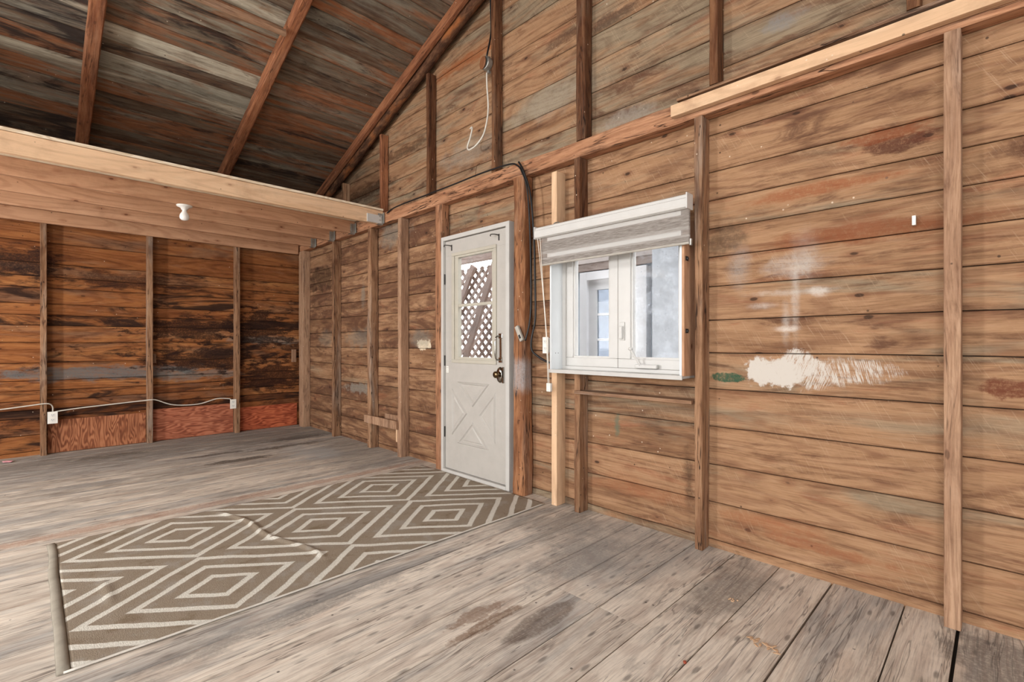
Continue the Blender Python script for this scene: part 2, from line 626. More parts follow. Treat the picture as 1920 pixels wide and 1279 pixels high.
# ------------------------------------------------------------------ materials
DK = S(44, 28, 18)
m_backing = flat('dark_gap', S(30, 22, 16), 0.95)
XZ = 'x'
GY = 2.65      # face of the gable boards
wall_blobs = [
    # white paint scrubbed on the boards, and the green patch beside it
    ((-0.80, GY, 0.965), (0.13, 0.2, 0.075), S(198, 190, 180), dict(amp=0.5, nscale=16, soft=0.12, streak=((0, 0.55, 0), (260, 10, 22), 0.22))),
    ((-0.70, GY, 1.005), (0.10, 0.2, 0.065), S(198, 190, 180), dict(amp=0.6, nscale=18, soft=0.2, streak=((0, -0.35, 0), (260, 10, 22), 0.34))),
    ((-0.50, GY, 0.985), (0.17, 0.2, 0.055), S(198, 190, 180), dict(amp=0.5, nscale=18, soft=0.3, streak=((0, 0.25, 0), (300, 10, 20), 0.44))),
    ((-0.62, GY, 0.955), (0.10, 0.2, 0.06), S(198, 190, 180), dict(amp=0.6, nscale=22, soft=0.3, streak=((0, -0.35, 0), (300, 10, 20), 0.44))),
    ((-1.03, GY, 0.935), (0.085, 0.2, 0.026), S(35, 78, 58), dict(amp=0.3, nscale=20, soft=0.12, k=0.9)),
    # pale chalky spray marks above
    ((-0.97, GY, 1.52), (0.045, 0.2, 0.085), S(168, 164, 158), dict(amp=0.5, nscale=12, soft=0.9, k=0.4)),
    ((-0.66, GY, 1.54), (0.05, 0.2, 0.10), S(185, 182, 176), dict(amp=0.5, nscale=12, soft=0.9, k=0.38)),
    ((-0.72, GY, 1.50), (0.11, 0.2, 0.04), S(190, 185, 178), dict(amp=0.6, nscale=14, soft=0.8, k=0.4)),
    ((-0.705, GY, 1.35), (0.016, 0.2, 0.16), S(196, 190, 182), dict(amp=0.4, nscale=14, soft=0.8, k=0.42)),
    ((-0.745, GY, 1.22), (0.016, 0.2, 0.08), S(200, 194, 186), dict(amp=0.4, nscale=14, soft=0.8, k=0.4)),
    ((-0.73, GY, 1.37), (0.15, 0.2, 0.013), S(196, 190, 182), dict(amp=0.5, nscale=14, soft=0.8, k=0.36)),
    ((-0.60, GY, 1.365), (0.035, 0.2, 0.02), S(215, 208, 200), dict(amp=0.4, nscale=14, soft=0.7, k=0.5)),
    ((-0.86, GY, 1.31), (0.05, 0.2, 0.015), S(205, 198, 190), dict(amp=0.4, nscale=14, soft=0.7, k=0.4)),
    ((-0.74, GY, 1.19), (0.05, 0.2, 0.014), S(222, 214, 204), dict(amp=0.4, nscale=16, soft=0.6, k=0.5)),
    # dark and red-brown marks
    ((-0.30, GY, 1.985), (0.12, 0.2, 0.035), S(72, 34, 24), dict(amp=0.6, nscale=10, soft=0.3, k=0.8, stretch=(1, 1, 3))),
    ((-0.33, GY, 2.03), (0.15, 0.2, 0.03), S(126, 66, 36), dict(amp=0.6, nscale=10, soft=0.4, k=0.7, stretch=(1, 1, 3))),
    ((-0.42, GY, 1.62), (0.36, 0.2, 0.045), S(126, 68, 38), dict(amp=0.5, nscale=7, soft=0.6, k=0.65, stretch=(1, 1, 4))),
    ((-0.60, GY, 1.85), (0.30, 0.2, 0.03), S(138, 72, 38), dict(amp=0.6, nscale=7, soft=0.5, k=0.6, stretch=(1, 1, 4))),
    ((-1.04, GY, 1.675), (0.09, 0.2, 0.09), S(60, 52, 42), dict(amp=0.6, nscale=10, soft=0.5, k=0.55)),
    ((-0.83, GY, 0.20), (0.22, 0.2, 0.035), S(146, 90, 58), dict(amp=0.4, nscale=9, soft=0.5, k=0.55)),
    ((-0.60, GY, 0.145), (0.35, 0.2, 0.022), S(140, 82, 52), dict(amp=0.5, nscale=9, soft=0.4, k=0.5)),
    ((0.03, GY, 0.94), (0.07, 0.2, 0.04), S(98, 50, 32), dict(amp=0.5, nscale=14, soft=0.2, k=0.85)),
    ((0.20, GY, 1.86), (0.18, 0.2, 0.05), S(70, 40, 28), dict(amp=0.6, nscale=8, soft=0.4, k=0.75)),
    ((-1.56, GY, 0.22), (0.36, 0.2, 0.05), S(144, 88, 56), dict(amp=0.5, nscale=7, soft=0.6, k=0.45)),
    ((-1.72, GY, 0.60), (0.022, 0.2, 0.06), S(96, 104, 86), dict(amp=0.7, nscale=18, soft=0.3, k=0.75)),
    ((-1.24, GY, 0.36), (0.03, 0.2, 0.16), S(48, 34, 24), dict(amp=0.7, nscale=8, soft=0.6, k=0.6)),
    # thick white daub between the last two studs before the door
    ((-3.86, GY, 1.105), (0.105, 0.2, 0.052), S(222, 206, 180), dict(amp=0.45, nscale=22, soft=0.12)),
    ((-3.93, GY, 1.16), (0.16, 0.2, 0.08), S(120, 120, 112), dict(amp=0.4, nscale=9, soft=0.5, k=0.5)),
    ((-5.15, GY, 1.17), (0.30, 0.2, 0.10), S(112, 112, 104), dict(amp=0.8, nscale=9, soft=0.5, k=0.5)),
    ((-6.00, GY, 1.17), (0.20, 0.2, 0.09), S(104, 104, 96), dict(amp=0.8, nscale=9, soft=0.5, k=0.4)),
    ((-5.15, GY, 0.60), (0.3, 0.2, 0.05), S(150, 150, 140), dict(amp=1.0, nscale=10, soft=0.4, k=0.5)),
    ((-5.05, GY, 1.65), (0.05, 0.2, 0.12), S(130, 128, 118), dict(amp=0.6, nscale=10, soft=0.5, k=0.5)),
    ((-6.2, GY, 1.95), (0.45, 0.2, 0.14), S(44, 28, 16), dict(amp=0.8, nscale=9, soft=0.4, k=0.7)),
    ((-4.4, GY, 2.25), (0.25, 0.2, 0.12), S(135, 135, 125), dict(amp=0.7, nscale=7, soft=0.5, k=0.45)),
    # gable: water streaks near the rafter
    ((-5.0, GY, 2.80), (0.55, 0.2, 0.07), S(52, 30, 16), dict(amp=0.8, nscale=6, soft=0.4, k=0.7, stretch=(1, 1, 2.5))),
    ((-4.3, GY, 3.05), (0.5, 0.2, 0.05), S(60, 36, 20), dict(amp=0.8, nscale=6, soft=0.4, k=0.6, stretch=(1, 1, 2.5))),
    ((-3.3, GY, 3.55), (0.45, 0.2, 0.05), S(150, 78, 32), dict(amp=0.7, nscale=6, soft=0.4, k=0.6, stretch=(1, 1, 2.5))),
    ((-1.75, GY, 3.22), (0.22, 0.2, 0.035), S(78, 58, 46), dict(amp=0.6, nscale=8, soft=0.3, k=0.75, stretch=(1, 1, 2.5))),
    ((-2.15, GY, 3.26), (0.16, 0.2, 0.04), S(82, 56, 42), dict(amp=0.6, nscale=8, soft=0.3, k=0.7, stretch=(1, 1, 2.5))),
    ((-2.25, GY, 2.86), (0.35, 0.2, 0.10), S(160, 148, 130), dict(amp=0.7, nscale=6, soft=0.5, k=0.5)),
    ((-1.65, GY, 2.52), (0.20, 0.2, 0.06), S(160, 152, 140), dict(amp=0.7, nscale=6, soft=0.5, k=0.5)),
    ((-3.2, GY, 2.75), (0.3, 0.2, 0.10), S(150, 145, 132), dict(amp=0.7, nscale=6, soft=0.5, k=0.45)),
    ((-0.75, GY, 2.72), (0.09, 0.2, 0.035), S(130, 128, 126), dict(amp=0.6, nscale=12, soft=0.5, k=0.6)),
]
m_gable = wood('gable_boards', 'x',
               [(0.0, S(98, 62, 38)), (0.25, S(136, 94, 60)), (0.5, S(166, 122, 84)), (0.75, S(158, 114, 76)), (1.0, S(184, 142, 104))],
               grey=S(140, 124, 100), dark=S(48, 30, 20), grey_amt=0.85, stain=0.9, knot=0.85, ring=0.30, fine=0.32,
               blobs=wall_blobs, saw=0.22, stain_col=S(92, 56, 36), rust=(S(150, 84, 48), 0.5), edge=0.5, sat=0.90, val=1.0)
m_back = wood('back_wall_boards', 'y',
              [(0.0, S(92, 48, 22)), (0.3, S(136, 78, 36)), (0.6, S(160, 98, 50)), (1.0, S(184, 126, 74))],
              grey=S(120, 100, 84), dark=S(36, 20, 14), grey_amt=0.5, stain=0.95, knot=0.7, ring=0.35, fine=0.30,
              stain_col=S(44, 26, 18), rust=(S(140, 78, 36), 0.6), sat=0.97, val=0.99,
              blobs=[((-6.78, 0.55, 0.80), (0.2, 0.8, 0.07), S(104, 108, 108), dict(amp=0.8, nscale=5, soft=0.4, k=0.75, stretch=(1, 1, 3))),
                     ((-6.78, 1.4, 0.74), (0.2, 0.5, 0.05), S(120, 116, 110), dict(amp=0.8, nscale=6, soft=0.4, k=0.6, stretch=(1, 1, 3))),
                     ((-6.78, 2.25, 1.16), (0.2, 0.35, 0.045), S(128, 122, 112), dict(amp=0.8, nscale=6, soft=0.4, k=0.7, stretch=(1, 1, 3))),
                     ((-6.78, 2.1, 1.30), (0.2, 0.4, 0.22), S(38, 20, 13), dict(amp=1.1, nscale=5, soft=0.2, k=0.9, stretch=(1, 1, 3.5))),
                     ((-6.78, 1.35, 1.28), (0.2, 0.5, 0.13), S(38, 20, 13), dict(amp=1.1, nscale=5, soft=0.2, k=0.85, stretch=(1, 1, 3.5))),
                     ((-6.78, 1.5, 0.92), (0.2, 0.6, 0.13), S(36, 20, 14), dict(amp=1.1, nscale=5, soft=0.2, k=0.85, stretch=(1, 1, 3.5))),
                     ((-6.78, 2.3, 0.70), (0.2, 0.4, 0.2), S(40, 18, 10), dict(amp=1.1, nscale=5, soft=0.2, k=0.85, stretch=(1, 1, 3.5))),
                     ((-6.78, 0.75, 1.80), (0.2, 0.5, 0.08), S(48, 26, 18), dict(amp=1.0, nscale=5, soft=0.3, k=0.7, stretch=(1, 1, 3.5))),
                     ((-6.78, -0.05, 1.90), (0.2, 0.25, 0.16), S(36, 24, 22), dict(amp=0.9, nscale=5, soft=0.3, k=0.85, stretch=(1, 1, 3.5)))])
m_roof = wood('roof_boards', 'y',
              [(0.0, S(72, 48, 36)), (0.2, S(98, 72, 54)), (0.4, S(116, 102, 86)), (0.6, S(146, 88, 52)), (0.78, S(136, 126, 110)), (1.0, S(190, 180, 160))],
              grey=S(132, 130, 118), dark=S(34, 26, 24), grey_amt=0.6, stain=0.9, knot=0.5, ring=0.15, fine=0.3,
              stain_col=S(46, 38, 36), vary=1.5, rust=(S(146, 90, 50), 0.55), sat=0.95, val=0.98,
              blobs=[])
m_floor = wood('floor_boards', 'y',
               [(0.0, S(192, 178, 162)), (0.3, S(212, 199, 182)), (0.6, S(224, 210, 192)), (1.0, S(234, 220, 200))],
               grey=S(168, 166, 162), dark=S(84, 74, 68), grey_amt=0.8, stain=0.45, knot=0.18, ring=0.22, fine=0.40,
               stain_col=S(128, 122, 116), rough=0.62, speck=0.6, rust=(S(200, 168, 142), 0.35), bump=0.002, edge=0.3, sat=0.78, val=1.03, smudge=0.35, crack=0.55,
               blobs=[((-1.30, 1.46, 0), (0.062, 0.20, 1), S(104, 90, 80), dict(amp=0.12, nscale=10, soft=0.12, k=0.7)),
                      ((-1.44, 1.27, 0), (0.03, 0.17, 1), S(122, 92, 68), dict(amp=0.5, nscale=12, soft=0.2, k=0.7)),
                      ((-1.52, 1.30, 0), (0.04, 0.12, 1), S(132, 104, 84), dict(amp=0.7, nscale=16, soft=0.2, k=0.65)),
                      ((-5.12, 1.42, 0), (0.07, 0.28, 1), S(60, 52, 46), dict(amp=0.6, nscale=9, soft=0.2, k=0.8, stretch=(3, 1, 1))),
                      ((-5.45, 1.95, 0), (0.07, 0.35, 1), S(70, 60, 52), dict(amp=0.7, nscale=9, soft=0.2, k=0.75, stretch=(3, 1, 1))),
                      ((-5.85, 2.25, 0), (0.10, 0.35, 1), S(66, 58, 52), dict(amp=0.8, nscale=9, soft=0.3, k=0.75, stretch=(3, 1, 1))),
                      ((-5.55, 1.3, 0), (0.05, 0.3, 1), S(74, 64, 56), dict(amp=0.8, nscale=9, soft=0.2, k=0.75, stretch=(3, 1, 1))),
                      ((-6.2, 0.55, 0), (0.09, 0.3, 1), S(66, 60, 54), dict(amp=0.8, nscale=9, soft=0.2, k=0.7, stretch=(3, 1, 1))),
                      ((-6.35, 1.6, 0), (0.55, 1.9, 1), S(104, 100, 94), dict(amp=0.9, nscale=5, soft=0.5, k=0.55, stretch=(3, 1, 1))),
                      ((-4.6, 2.3, 0), (0.8, 0.35, 1), S(118, 116, 112), dict(amp=0.8, nscale=4, soft=0.5, k=0.5, stretch=(3, 1, 1))),
                      ((-5.0, 2.05, 0), (0.35, 0.22, 1), S(178, 182, 184), dict(amp=0.6, nscale=4, soft=0.6, k=0.5)),
                      ((-3.86, 0.8, 0), (0.055, 2.2, 1), S(160, 118, 96), dict(amp=0.5, nscale=24, soft=0.4, k=0.55)),
                      ((-0.86, 2.28, 0), (0.12, 0.28, 1), S(116, 110, 104), dict(amp=0.7, nscale=5, soft=0.5, k=0.6)),
                      ((0.02, 2.40, 0), (0.14, 0.30, 1), S(96, 92, 90), dict(amp=0.7, nscale=6, soft=0.4, k=0.65)),
                      ((-1.55, 2.05, 0), (0.14, 0.34, 1), S(124, 122, 120), dict(amp=0.7, nscale=6, soft=0.5, k=0.6)),
                      ((-1.9, 2.35, 0), (0.2, 0.3, 1), S(120, 118, 114), dict(amp=0.8, nscale=6, soft=0.5, k=0.55)),
                      ((-2.05, 0.75, 0), (0.07, 0.5, 1), S(130, 126, 122), dict(amp=0.9, nscale=6, soft=0.4, k=0.6, stretch=(2, 1, 1))),
                      ((-1.42, 2.35, 0), (0.35, 0.45, 1), S(150, 150, 148), dict(amp=0.7, nscale=4, soft=0.6, k=0.5))])
m_red = wood('old_red_timber', 'z', [(0.0, S(132, 80, 50)), (0.4, S(172, 116, 78)), (0.7, S(188, 132, 94)), (1.0, S(204, 154, 116))],
             attr=False, sat=0.92, grey=S(150, 132, 116), dark=S(40, 22, 14), grey_amt=0.3, stain=0.6, knot=0.6, ring=0.3, fine=0.35, crack=0.9, stain_col=S(74, 40, 24), vary=0.6, bump=0.004)
m_stud = wood('weathered_stud_timber', 'z', [(0.0, S(124, 90, 64)), (0.4, S(160, 122, 92)), (0.7, S(174, 142, 112)), (1.0, S(190, 164, 138))],
              attr=False, grey=S(150, 140, 130), dark=S(44, 30, 22), grey_amt=0.75, stain=0.5, knot=0.6, ring=0.35, fine=0.45, crack=0.95, stain_col=S(84, 58, 42), vary=0.6, bump=0.004)
m_tan = wood('tan_stud_timber', 'z', [(0.0, S(150, 108, 80)), (0.4, S(170, 128, 96)), (0.7, S(184, 143, 110)), (1.0, S(198, 160, 128))],
             attr=False, sat=0.9, grey=S(168, 150, 134), dark=S(60, 38, 26), grey_amt=0.35, stain=0.35, knot=0.5, ring=0.2, fine=0.45, crack=0.6, stain_col=S(104, 70, 50), vary=0.5, bump=0.003)
m_brown = wood('dark_brown_timber', 'z', [(0.0, S(78, 46, 28)), (0.4, S(112, 74, 48)), (0.7, S(134, 94, 64)), (1.0, S(156, 118, 86))],
               attr=False, grey=S(118, 104, 90), dark=S(34, 20, 14), grey_amt=0.5, stain=0.6, knot=0.5, ring=0.3, fine=0.4, crack=0.95, stain_col=S(54, 34, 24), vary=0.6, bump=0.004)
m_raft = wood('rafter_timber', 'z', [(0.0, S(118, 62, 30)), (0.4, S(154, 88, 46)), (0.7, S(172, 106, 60)), (1.0, S(190, 130, 84))],
              attr=False, sat=0.9,  grey=S(140, 112, 88), dark=S(48, 26, 16), grey_amt=0.25, stain=0.5, knot=0.4, ring=0.3, fine=0.4, crack=0.6, stain_col=S(76, 42, 24), vary=0.5, bump=0.003)
m_pine = wood('fresh_pine', 'z', [(0.0, S(208, 162, 118)), (0.5, S(222, 178, 134)), (1.0, S(234, 196, 154))],
              attr=False, sat=0.86, val=1.03,  smudge=0.15,  grey=S(232, 206, 170), dark=S(132, 86, 52), grey_amt=0.3, stain=0.05, knot=0.55, ring=0.14, fine=0.12, vary=0.5, bump=0.0008, knot_scale=2.0)
m_joist = wood('tan_joist_pine', 'z', [(0.0, S(180, 136, 104)), (0.5, S(198, 154, 122)), (1.0, S(212, 172, 140))],
               attr=False, smudge=0.15,  grey=S(210, 176, 142), dark=S(88, 48, 30), grey_amt=0.3, stain=0.1, knot=0.8, ring=0.2, fine=0.15, vary=0.5, bump=0.0008, knot_scale=1.9)


m_postr = wood('rough_post_timber', 'z', [(0.0, S(128, 84, 56)), (0.4, S(166, 116, 80)), (0.7, S(186, 136, 98)), (1.0, S(204, 160, 124))],
               attr=False, grey=S(150, 138, 126), dark=S(44, 26, 18), grey_amt=0.4, stain=0.6, knot=0.5, ring=0.3, fine=0.4, crack=1.0, stain_col=S(84, 50, 32), vary=0.6, bump=0.005,
               blobs=[((0.0, 0.0, 0.88), (0.3, 0.3, 0.11), S(168, 166, 166), dict(amp=0.15, nscale=20, soft=0.4, k=0.6))])


def bark_mat():
    g = NT('dark_bark')
    co = g.objco()
    n = g.noise(g.scale(co, (30, 30, 9)), 1.0, 6.0, 0.7, 0.5)
    n2 = g.noise(g.scale(co, (6, 6, 2.2)), 1.0, 4.0, 0.6)
    c = g.ramp(n, [(0.3, S(44, 28, 20)), (0.5, S(88, 58, 40)), (0.7, S(128, 92, 66))])
    c = g.mix(g.mapr(n2, 0.52, 0.66), c, S(150, 92, 52))
    return g.finish(c, 0.95, n, 0.008, 0.8)


m_bark = bark_mat()


def ply_mat(name, cols, ax):
    g = NT(name)
    co = g.objco()
    w = g.noise(g.scale(co, along(ax, 1.2, 7.0)), 1.0, 3.0, 0.5)
    s = g.math('SINE', g.math('MULTIPLY', w, 120.0))
    n = g.noise(g.scale(co, along(ax, 5.0, 110.0)), 1.0, 4.0, 0.6)
    f = g.math('ADD', g.math('MULTIPLY', g.mapr(s, -1, 1), 0.45), g.math('MULTIPLY', n, 0.6))
    c = g.ramp(f, [(0.2, cols[0]), (0.5, cols[1]), (0.85, cols[2])])
    n3 = g.noise(co, 4.0, 4.0, 0.6)
    c = g.mix(g.math('MULTIPLY', g.mapr(n3, 0.5, 0.75), 0.5), c, cols[0])
    return g.finish(c, 0.75, n, 0.001, 0.4)


m_ply1 = ply_mat('red_brown_plywood', (S(104, 56, 34), S(156, 96, 64), S(182, 122, 86)), 'z')
m_ply2 = ply_mat('red_plywood', (S(120, 62, 42), S(166, 96, 68), S(188, 120, 90)), 'y')
m_ply3 = ply_mat('bright_red_plywood', (S(120, 50, 28), S(170, 84, 52), S(194, 108, 72)), 'y')
m_deck = ply_mat('pale_sheet_edge', (S(206, 184, 154), S(222, 204, 178), S(234, 220, 198)), 'y')

m_door = flat('door_paint', S(180, 175, 168), 0.45, var=0.03)
m_jamb = flat('jamb_paint', S(192, 189, 184), 0.5, var=0.03)
m_mold = flat('molding_paint', S(182, 176, 162), 0.45, var=0.04)
m_vinyl = flat('white_vinyl', S(200, 198, 194), 0.35, var=0.02)
m_white = flat('white_laminate', S(216, 220, 222), 0.35, var=0.015)
m_plastic = flat('white_plastic', S(232, 228, 220), 0.35, var=0.02)
m_slot = flat('dark_slot', S(50, 44, 40), 0.6)
m_cas = flat('blind_cassette_metal', S(204, 202, 198), 0.3, var=0.02)
m_cord = flat('white_cord', S(226, 220, 208), 0.6)
m_cable = flat('white_cable', S(214, 208, 196), 0.5)
m_black = flat('black_cable', S(28, 27, 28), 0.45)
m_blackiron = flat('black_bracket', S(44, 40, 38), 0.5)
m_chrome = flat('polished_chrome', S(150, 145, 138), 0.16, metal=1.0, var=0.02)
m_brass = flat('aged_brass', S(120, 100, 74), 0.25, metal=1.0, var=0.1)
m_galv = flat('galvanised_steel', S(168, 166, 160), 0.38, metal=0.6, var=0.15)
m_boxcover = flat('tan_cover', S(142, 92, 60), 0.6, var=0.1)
m_bulb = flat('frosted_bulb', S(238, 236, 232), 0.25, var=0.01)
m_porc = flat('porcelain', S(226, 224, 218), 0.25, var=0.01)
m_grey = flat('grey_plastic', S(176, 170, 160), 0.5, var=0.08)
m_glass = glass('clear_glass', gloss=0.02)
m_glassd = glass('dusty_glass', gloss=0.03, dust=0.30, dustcol=(0.72, 0.76, 0.82, 1))
m_glassp = glass('porch_door_glass', tint=(0.35, 0.37, 0.4, 1), gloss=0.10, dust=0.3, dustcol=(0.3, 0.32, 0.35, 1))
m_lat = wood('lattice_wood', 'z', [(0, S(150, 134, 128)), (0.5, S(170, 154, 146)), (1, S(186, 172, 164))], attr=False, stain=0.1, knot=0.0, ring=0.1, bump=0.001)
m_porch = flat('porch_wall_paint', S(190, 198, 206), 0.8, var=0.05)
m_porchtop = flat('porch_upper_paint', S(214, 202, 196), 0.8, var=0.05)
m_panel = flat('pale_porch_panel', S(222, 226, 232), 0.6, var=0.06)
m_porchdoor = flat('porch_door_paint', S(240, 240, 242), 0.5, var=0.02)
m_ground = flat('gravel_ground', S(190, 186, 178), 0.95, var=0.2)
m_shingle = flat('outer_roofing', S(80, 78, 76), 0.95, var=0.2)
m_paper = flat('pink_paper', S(214, 150, 156), 0.9)
m_chipred = flat('red_chip', S(168, 84, 62), 0.8)
m_shav = flat('wood_shavings', S(206, 170, 136), 0.9)

# ------------------------------------------------------------------ the shell
ROOF_S = 0.357
ANG = math.atan(ROOF_S)


def under(x):            # underside of the rafters, left slope
    return 2.92 + ROOF_S * (x + 5.70)


RIDGE_X = -0.5


def boardz(x):           # underside of the roof boards
    xx = x if x <= RIDGE_X else 2 * RIDGE_X - x
    return under(xx) + 0.10


# floor ----------------------------------------------------------------
fs = [-6.9]
rr = random.Random(3)
while fs[-1] < -3.95:
    fs.append(fs[-1] + rr.uniform(0.135, 0.16))
fs = [x for x in fs if x < -3.98] + [-3.95, -3.80, -3.60, -3.38, -3.16, -2.94, -2.72, -2.50, -2.28, -2.07, -1.86, -1.60, -1.428,
                                     -1.202, -0.99, -0.775, -0.55, -0.285, -0.115]
x = -0.115
while x < 5.9:
    x += rr.uniform(0.2, 0.25)
    fs.append(x)


def floor_tone(u, v, r):
    t = r.random() * 0.75
    grey_ = 0.35 + 0.3 * r.random()
    dk = 0.25 + r.random() * 0.4
    if v < -3.95:
        grey_ += 0.1
        dk += 0.25
    if v < -5.4:
        grey_ += 0.3
        t *= 0.7
    if -1.0 < v < -3.0:
        t += 0.2
    return (min(t, 1), grey_, dk)


bm = planking('floor', lambda u, v, w: (v, u, -w), fs, -3.5, 2.67,
              lambda i, r: [1.706] if abs(fs[i] + 1.428) < 0.01 or abs(fs[i] + 1.202) < 0.01 else [r.uniform(-2.5, -0.6)],
              None, floor_tone, gap=0.003, wav=0.0015, seed=5,
              wide={fs.index(-0.55): 0.008, fs.index(-0.115): 0.011, fs.index(-0.285): 0.005})
# one or two wide gaps, as by the last studs, come from real separation of the boards
link('floor', bm, [m_floor, m_backing])['kind'] = 'structure'

# gable wall (right of the picture) --------------------------------------
gs = [-0.16, 0.042, 0.247, 0.455, 0.662, 0.867, 1.066, 1.247, 1.427, 1.590, 1.747, 1.903, 2.057, 2.261, 2.43]
while gs[-1] < 4.9:
    gs.append(gs[-1] + rr.uniform(0.148, 0.20))
door_hole = (-3.455, -2.600, -0.2, 2.045)
win_hole = (-2.162, -1.197, 0.935, 1.805)


def gable_tone(u, v, r):
    t = r.uniform(0.0, 1.0)
    g = 0.4 + r.uniform(-0.2, 0.2)
    d = 0.25 + r.random() * 0.3
    if v > 2.4:
        g += 0.25
        d += 0.05
        t = t * 0.8 + 0.15
    elif u > -1.2:
        t = 0.3 + t * 0.6
        g -= 0.05
        if v < 0.9:
            t = 0.55 + t * 0.35
            d -= 0.15
    elif u < -3.4:
        t = t * 0.42
        d += 0.32
        g -= 0.12
    else:
        t = t * 0.75 + 0.1
        g += 0.15
    return (min(max(t, 0), 1), g, d)


bm = planking('wall_right', lambda u, v, w: (u, GY + w, v), gs, -6.80, 5.85,
              lambda i, r: ([-4.75, -3.5, -2.46, -1.15] if gs[i] < 2.4 else [r.choice([-4.5, -3.68]), r.choice([-2.80, -1.95]), -0.25]) + [1.4, 3.6],
              None, gable_tone, holes=[door_hole, win_hole], clampv=lambda u: boardz(u) + 0.03, gap=0.004, wav=0.0045, step=0.12, seed=11,
              endlim=None)
link('wall_right', bm, [m_gable, m_backing])['kind'] = 'structure'

# back wall (left of the picture) ----------------------------------------
ls = [-0.05, 0.04, 0.20, 0.369, 0.45, 0.542, 0.642, 0.742, 0.92, 1.125, 1.298, 1.40, 1.514, 1.676, 1.79, 1.925, 2.135, 2.33, 2.47, 2.66]


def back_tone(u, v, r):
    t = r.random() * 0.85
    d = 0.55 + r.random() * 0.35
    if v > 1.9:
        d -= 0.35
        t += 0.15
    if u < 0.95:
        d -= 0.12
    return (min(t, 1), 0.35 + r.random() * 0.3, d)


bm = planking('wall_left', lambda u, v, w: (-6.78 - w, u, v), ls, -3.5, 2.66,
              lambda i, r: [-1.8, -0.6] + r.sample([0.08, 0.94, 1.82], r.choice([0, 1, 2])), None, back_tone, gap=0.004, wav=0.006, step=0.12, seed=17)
link('wall_left', bm, [m_back, m_backing])['kind'] = 'structure'

# walls behind the camera, with the openings daylight comes through --------
fw = [0.0]
while fw[-1] < 4.9:
    fw.append(fw[-1] + 0.19)
w2 = (-4.5, -3.5, 1.0, 2.2)
w3 = (-6.2, -5.0, 0.9, 2.1)
d2 = (-1.1, 2.3, -0.1, 2.35)
w5 = (-1.7, 0.5, 3.0, 3.95)  # unseen high opening, added so more light reaches the floor
bm = planking('wall_front', lambda u, v, w: (u, -3.42 - w, v), fw, -6.80, 5.85, lambda i, r: [-4.8, -2.6, -0.4, 2.8], None, gable_tone,
              holes=[w2, w3, d2, w5], clampv=lambda u: boardz(u) + 0.03, step=0.3, seed=23)
link('wall_front', bm, [m_gable, m_backing])['kind'] = 'structure'
fw = [0.0]
while fw[-1] < 2.6:
    fw.append(fw[-1] + 0.19)
bm = planking('wall_side', lambda u, v, w: (5.78 + w, u, v), fw, -3.5, 2.66, lambda i, r: [-1.6, 0.4], None, back_tone,
              holes=[(-1.4, 1.0, 0.85, 2.15)], step=0.3, seed=29)
link('wall_side', bm, [m_back, m_backing])['kind'] = 'structure'


def rear_window(name, u0, u1, z0, z1, plane, axis):
    root = empty(name, ((u0 + u1) / 2, plane, z0) if axis == 'x' else (plane, (u0 + u1) / 2, z0), kind='structure')
    c = (u0 + u1) / 2
    bm_ = bmesh.new()

    def seg(a, b, c_, d):
        if axis == 'x':
            bx(bm_, a - c, b - c, -0.04, 0.03, c_ - z0, d - z0, 0, 0.003)
        else:
            bx(bm_, -0.03, 0.04, a - c, b - c, c_ - z0, d - z0, 0, 0.003)
    seg(u0, u1, z0, z0 + 0.05)
    seg(u0, u1, z1 - 0.05, z1)
    seg(u0, u0 + 0.05, z0 + 0.05, z1 - 0.05)
    seg(u1 - 0.05, u1, z0 + 0.05, z1 - 0.05)
    seg(c - 0.02, c + 0.02, z0 + 0.05, z1 - 0.05)
    link('window_frame', bm_, m_vinyl, root)
    bm_ = bmesh.new()
    if axis == 'x':
        bx(bm_, u0 + 0.04 - c, u1 - 0.04 - c, -0.012, -0.008, 0.04, z1 - z0 - 0.04)
    else:
        bx(bm_, 0.008, 0.012, u0 + 0.04 - c, u1 - 0.04 - c, 0.04, z1 - z0 - 0.04)
    link('pane', bm_, m_glass, root)


rear_window('window_2', w2[0], w2[1], w2[2], w2[3], -3.44, 'x')
rear_window('window_3', w3[0], w3[1], w3[2], w3[3], -3.44, 'x')
rear_window('added_high_window', w5[0], w5[1], w5[2], w5[3], -3.44, 'x')  # made-up window to go with the added floor fill
rear_window('window_4', -1.4, 1.0, 0.85, 2.15, 5.80, 'y')

# roof -----------------------------------------------------------------
SR = (RIDGE_X + 5.70) / math.cos(ANG)
ss = [-1.35]
r4 = random.Random(12)
while ss[-1] < SR - 0.2:
    ss.append(ss[-1] + r4.uniform(0.125, 0.165))
ss.append(SR)
RAFTS = (0.322, 1.45, 2.56)


def roof_tone(u, v, r):
    t = r.random()
    g = 0.45 + r.uniform(-0.25, 0.3)
    d = 0.35 + r.random() * 0.35
    if u < 0.3:
        d += 0.25
        g += 0.1
    if u > 1.45:
        t *= 0.6
    if v < 0.15:
        t *= 0.3
        g -= 0.2
        d += 0.1
    if 0.3 < u < 1.45 and 0.86 < v < 0.99:
        return (1.0, 1.0, 0.0)
    if v > 2.0:
        t *= 0.65
    return (min(t, 1), g, d)


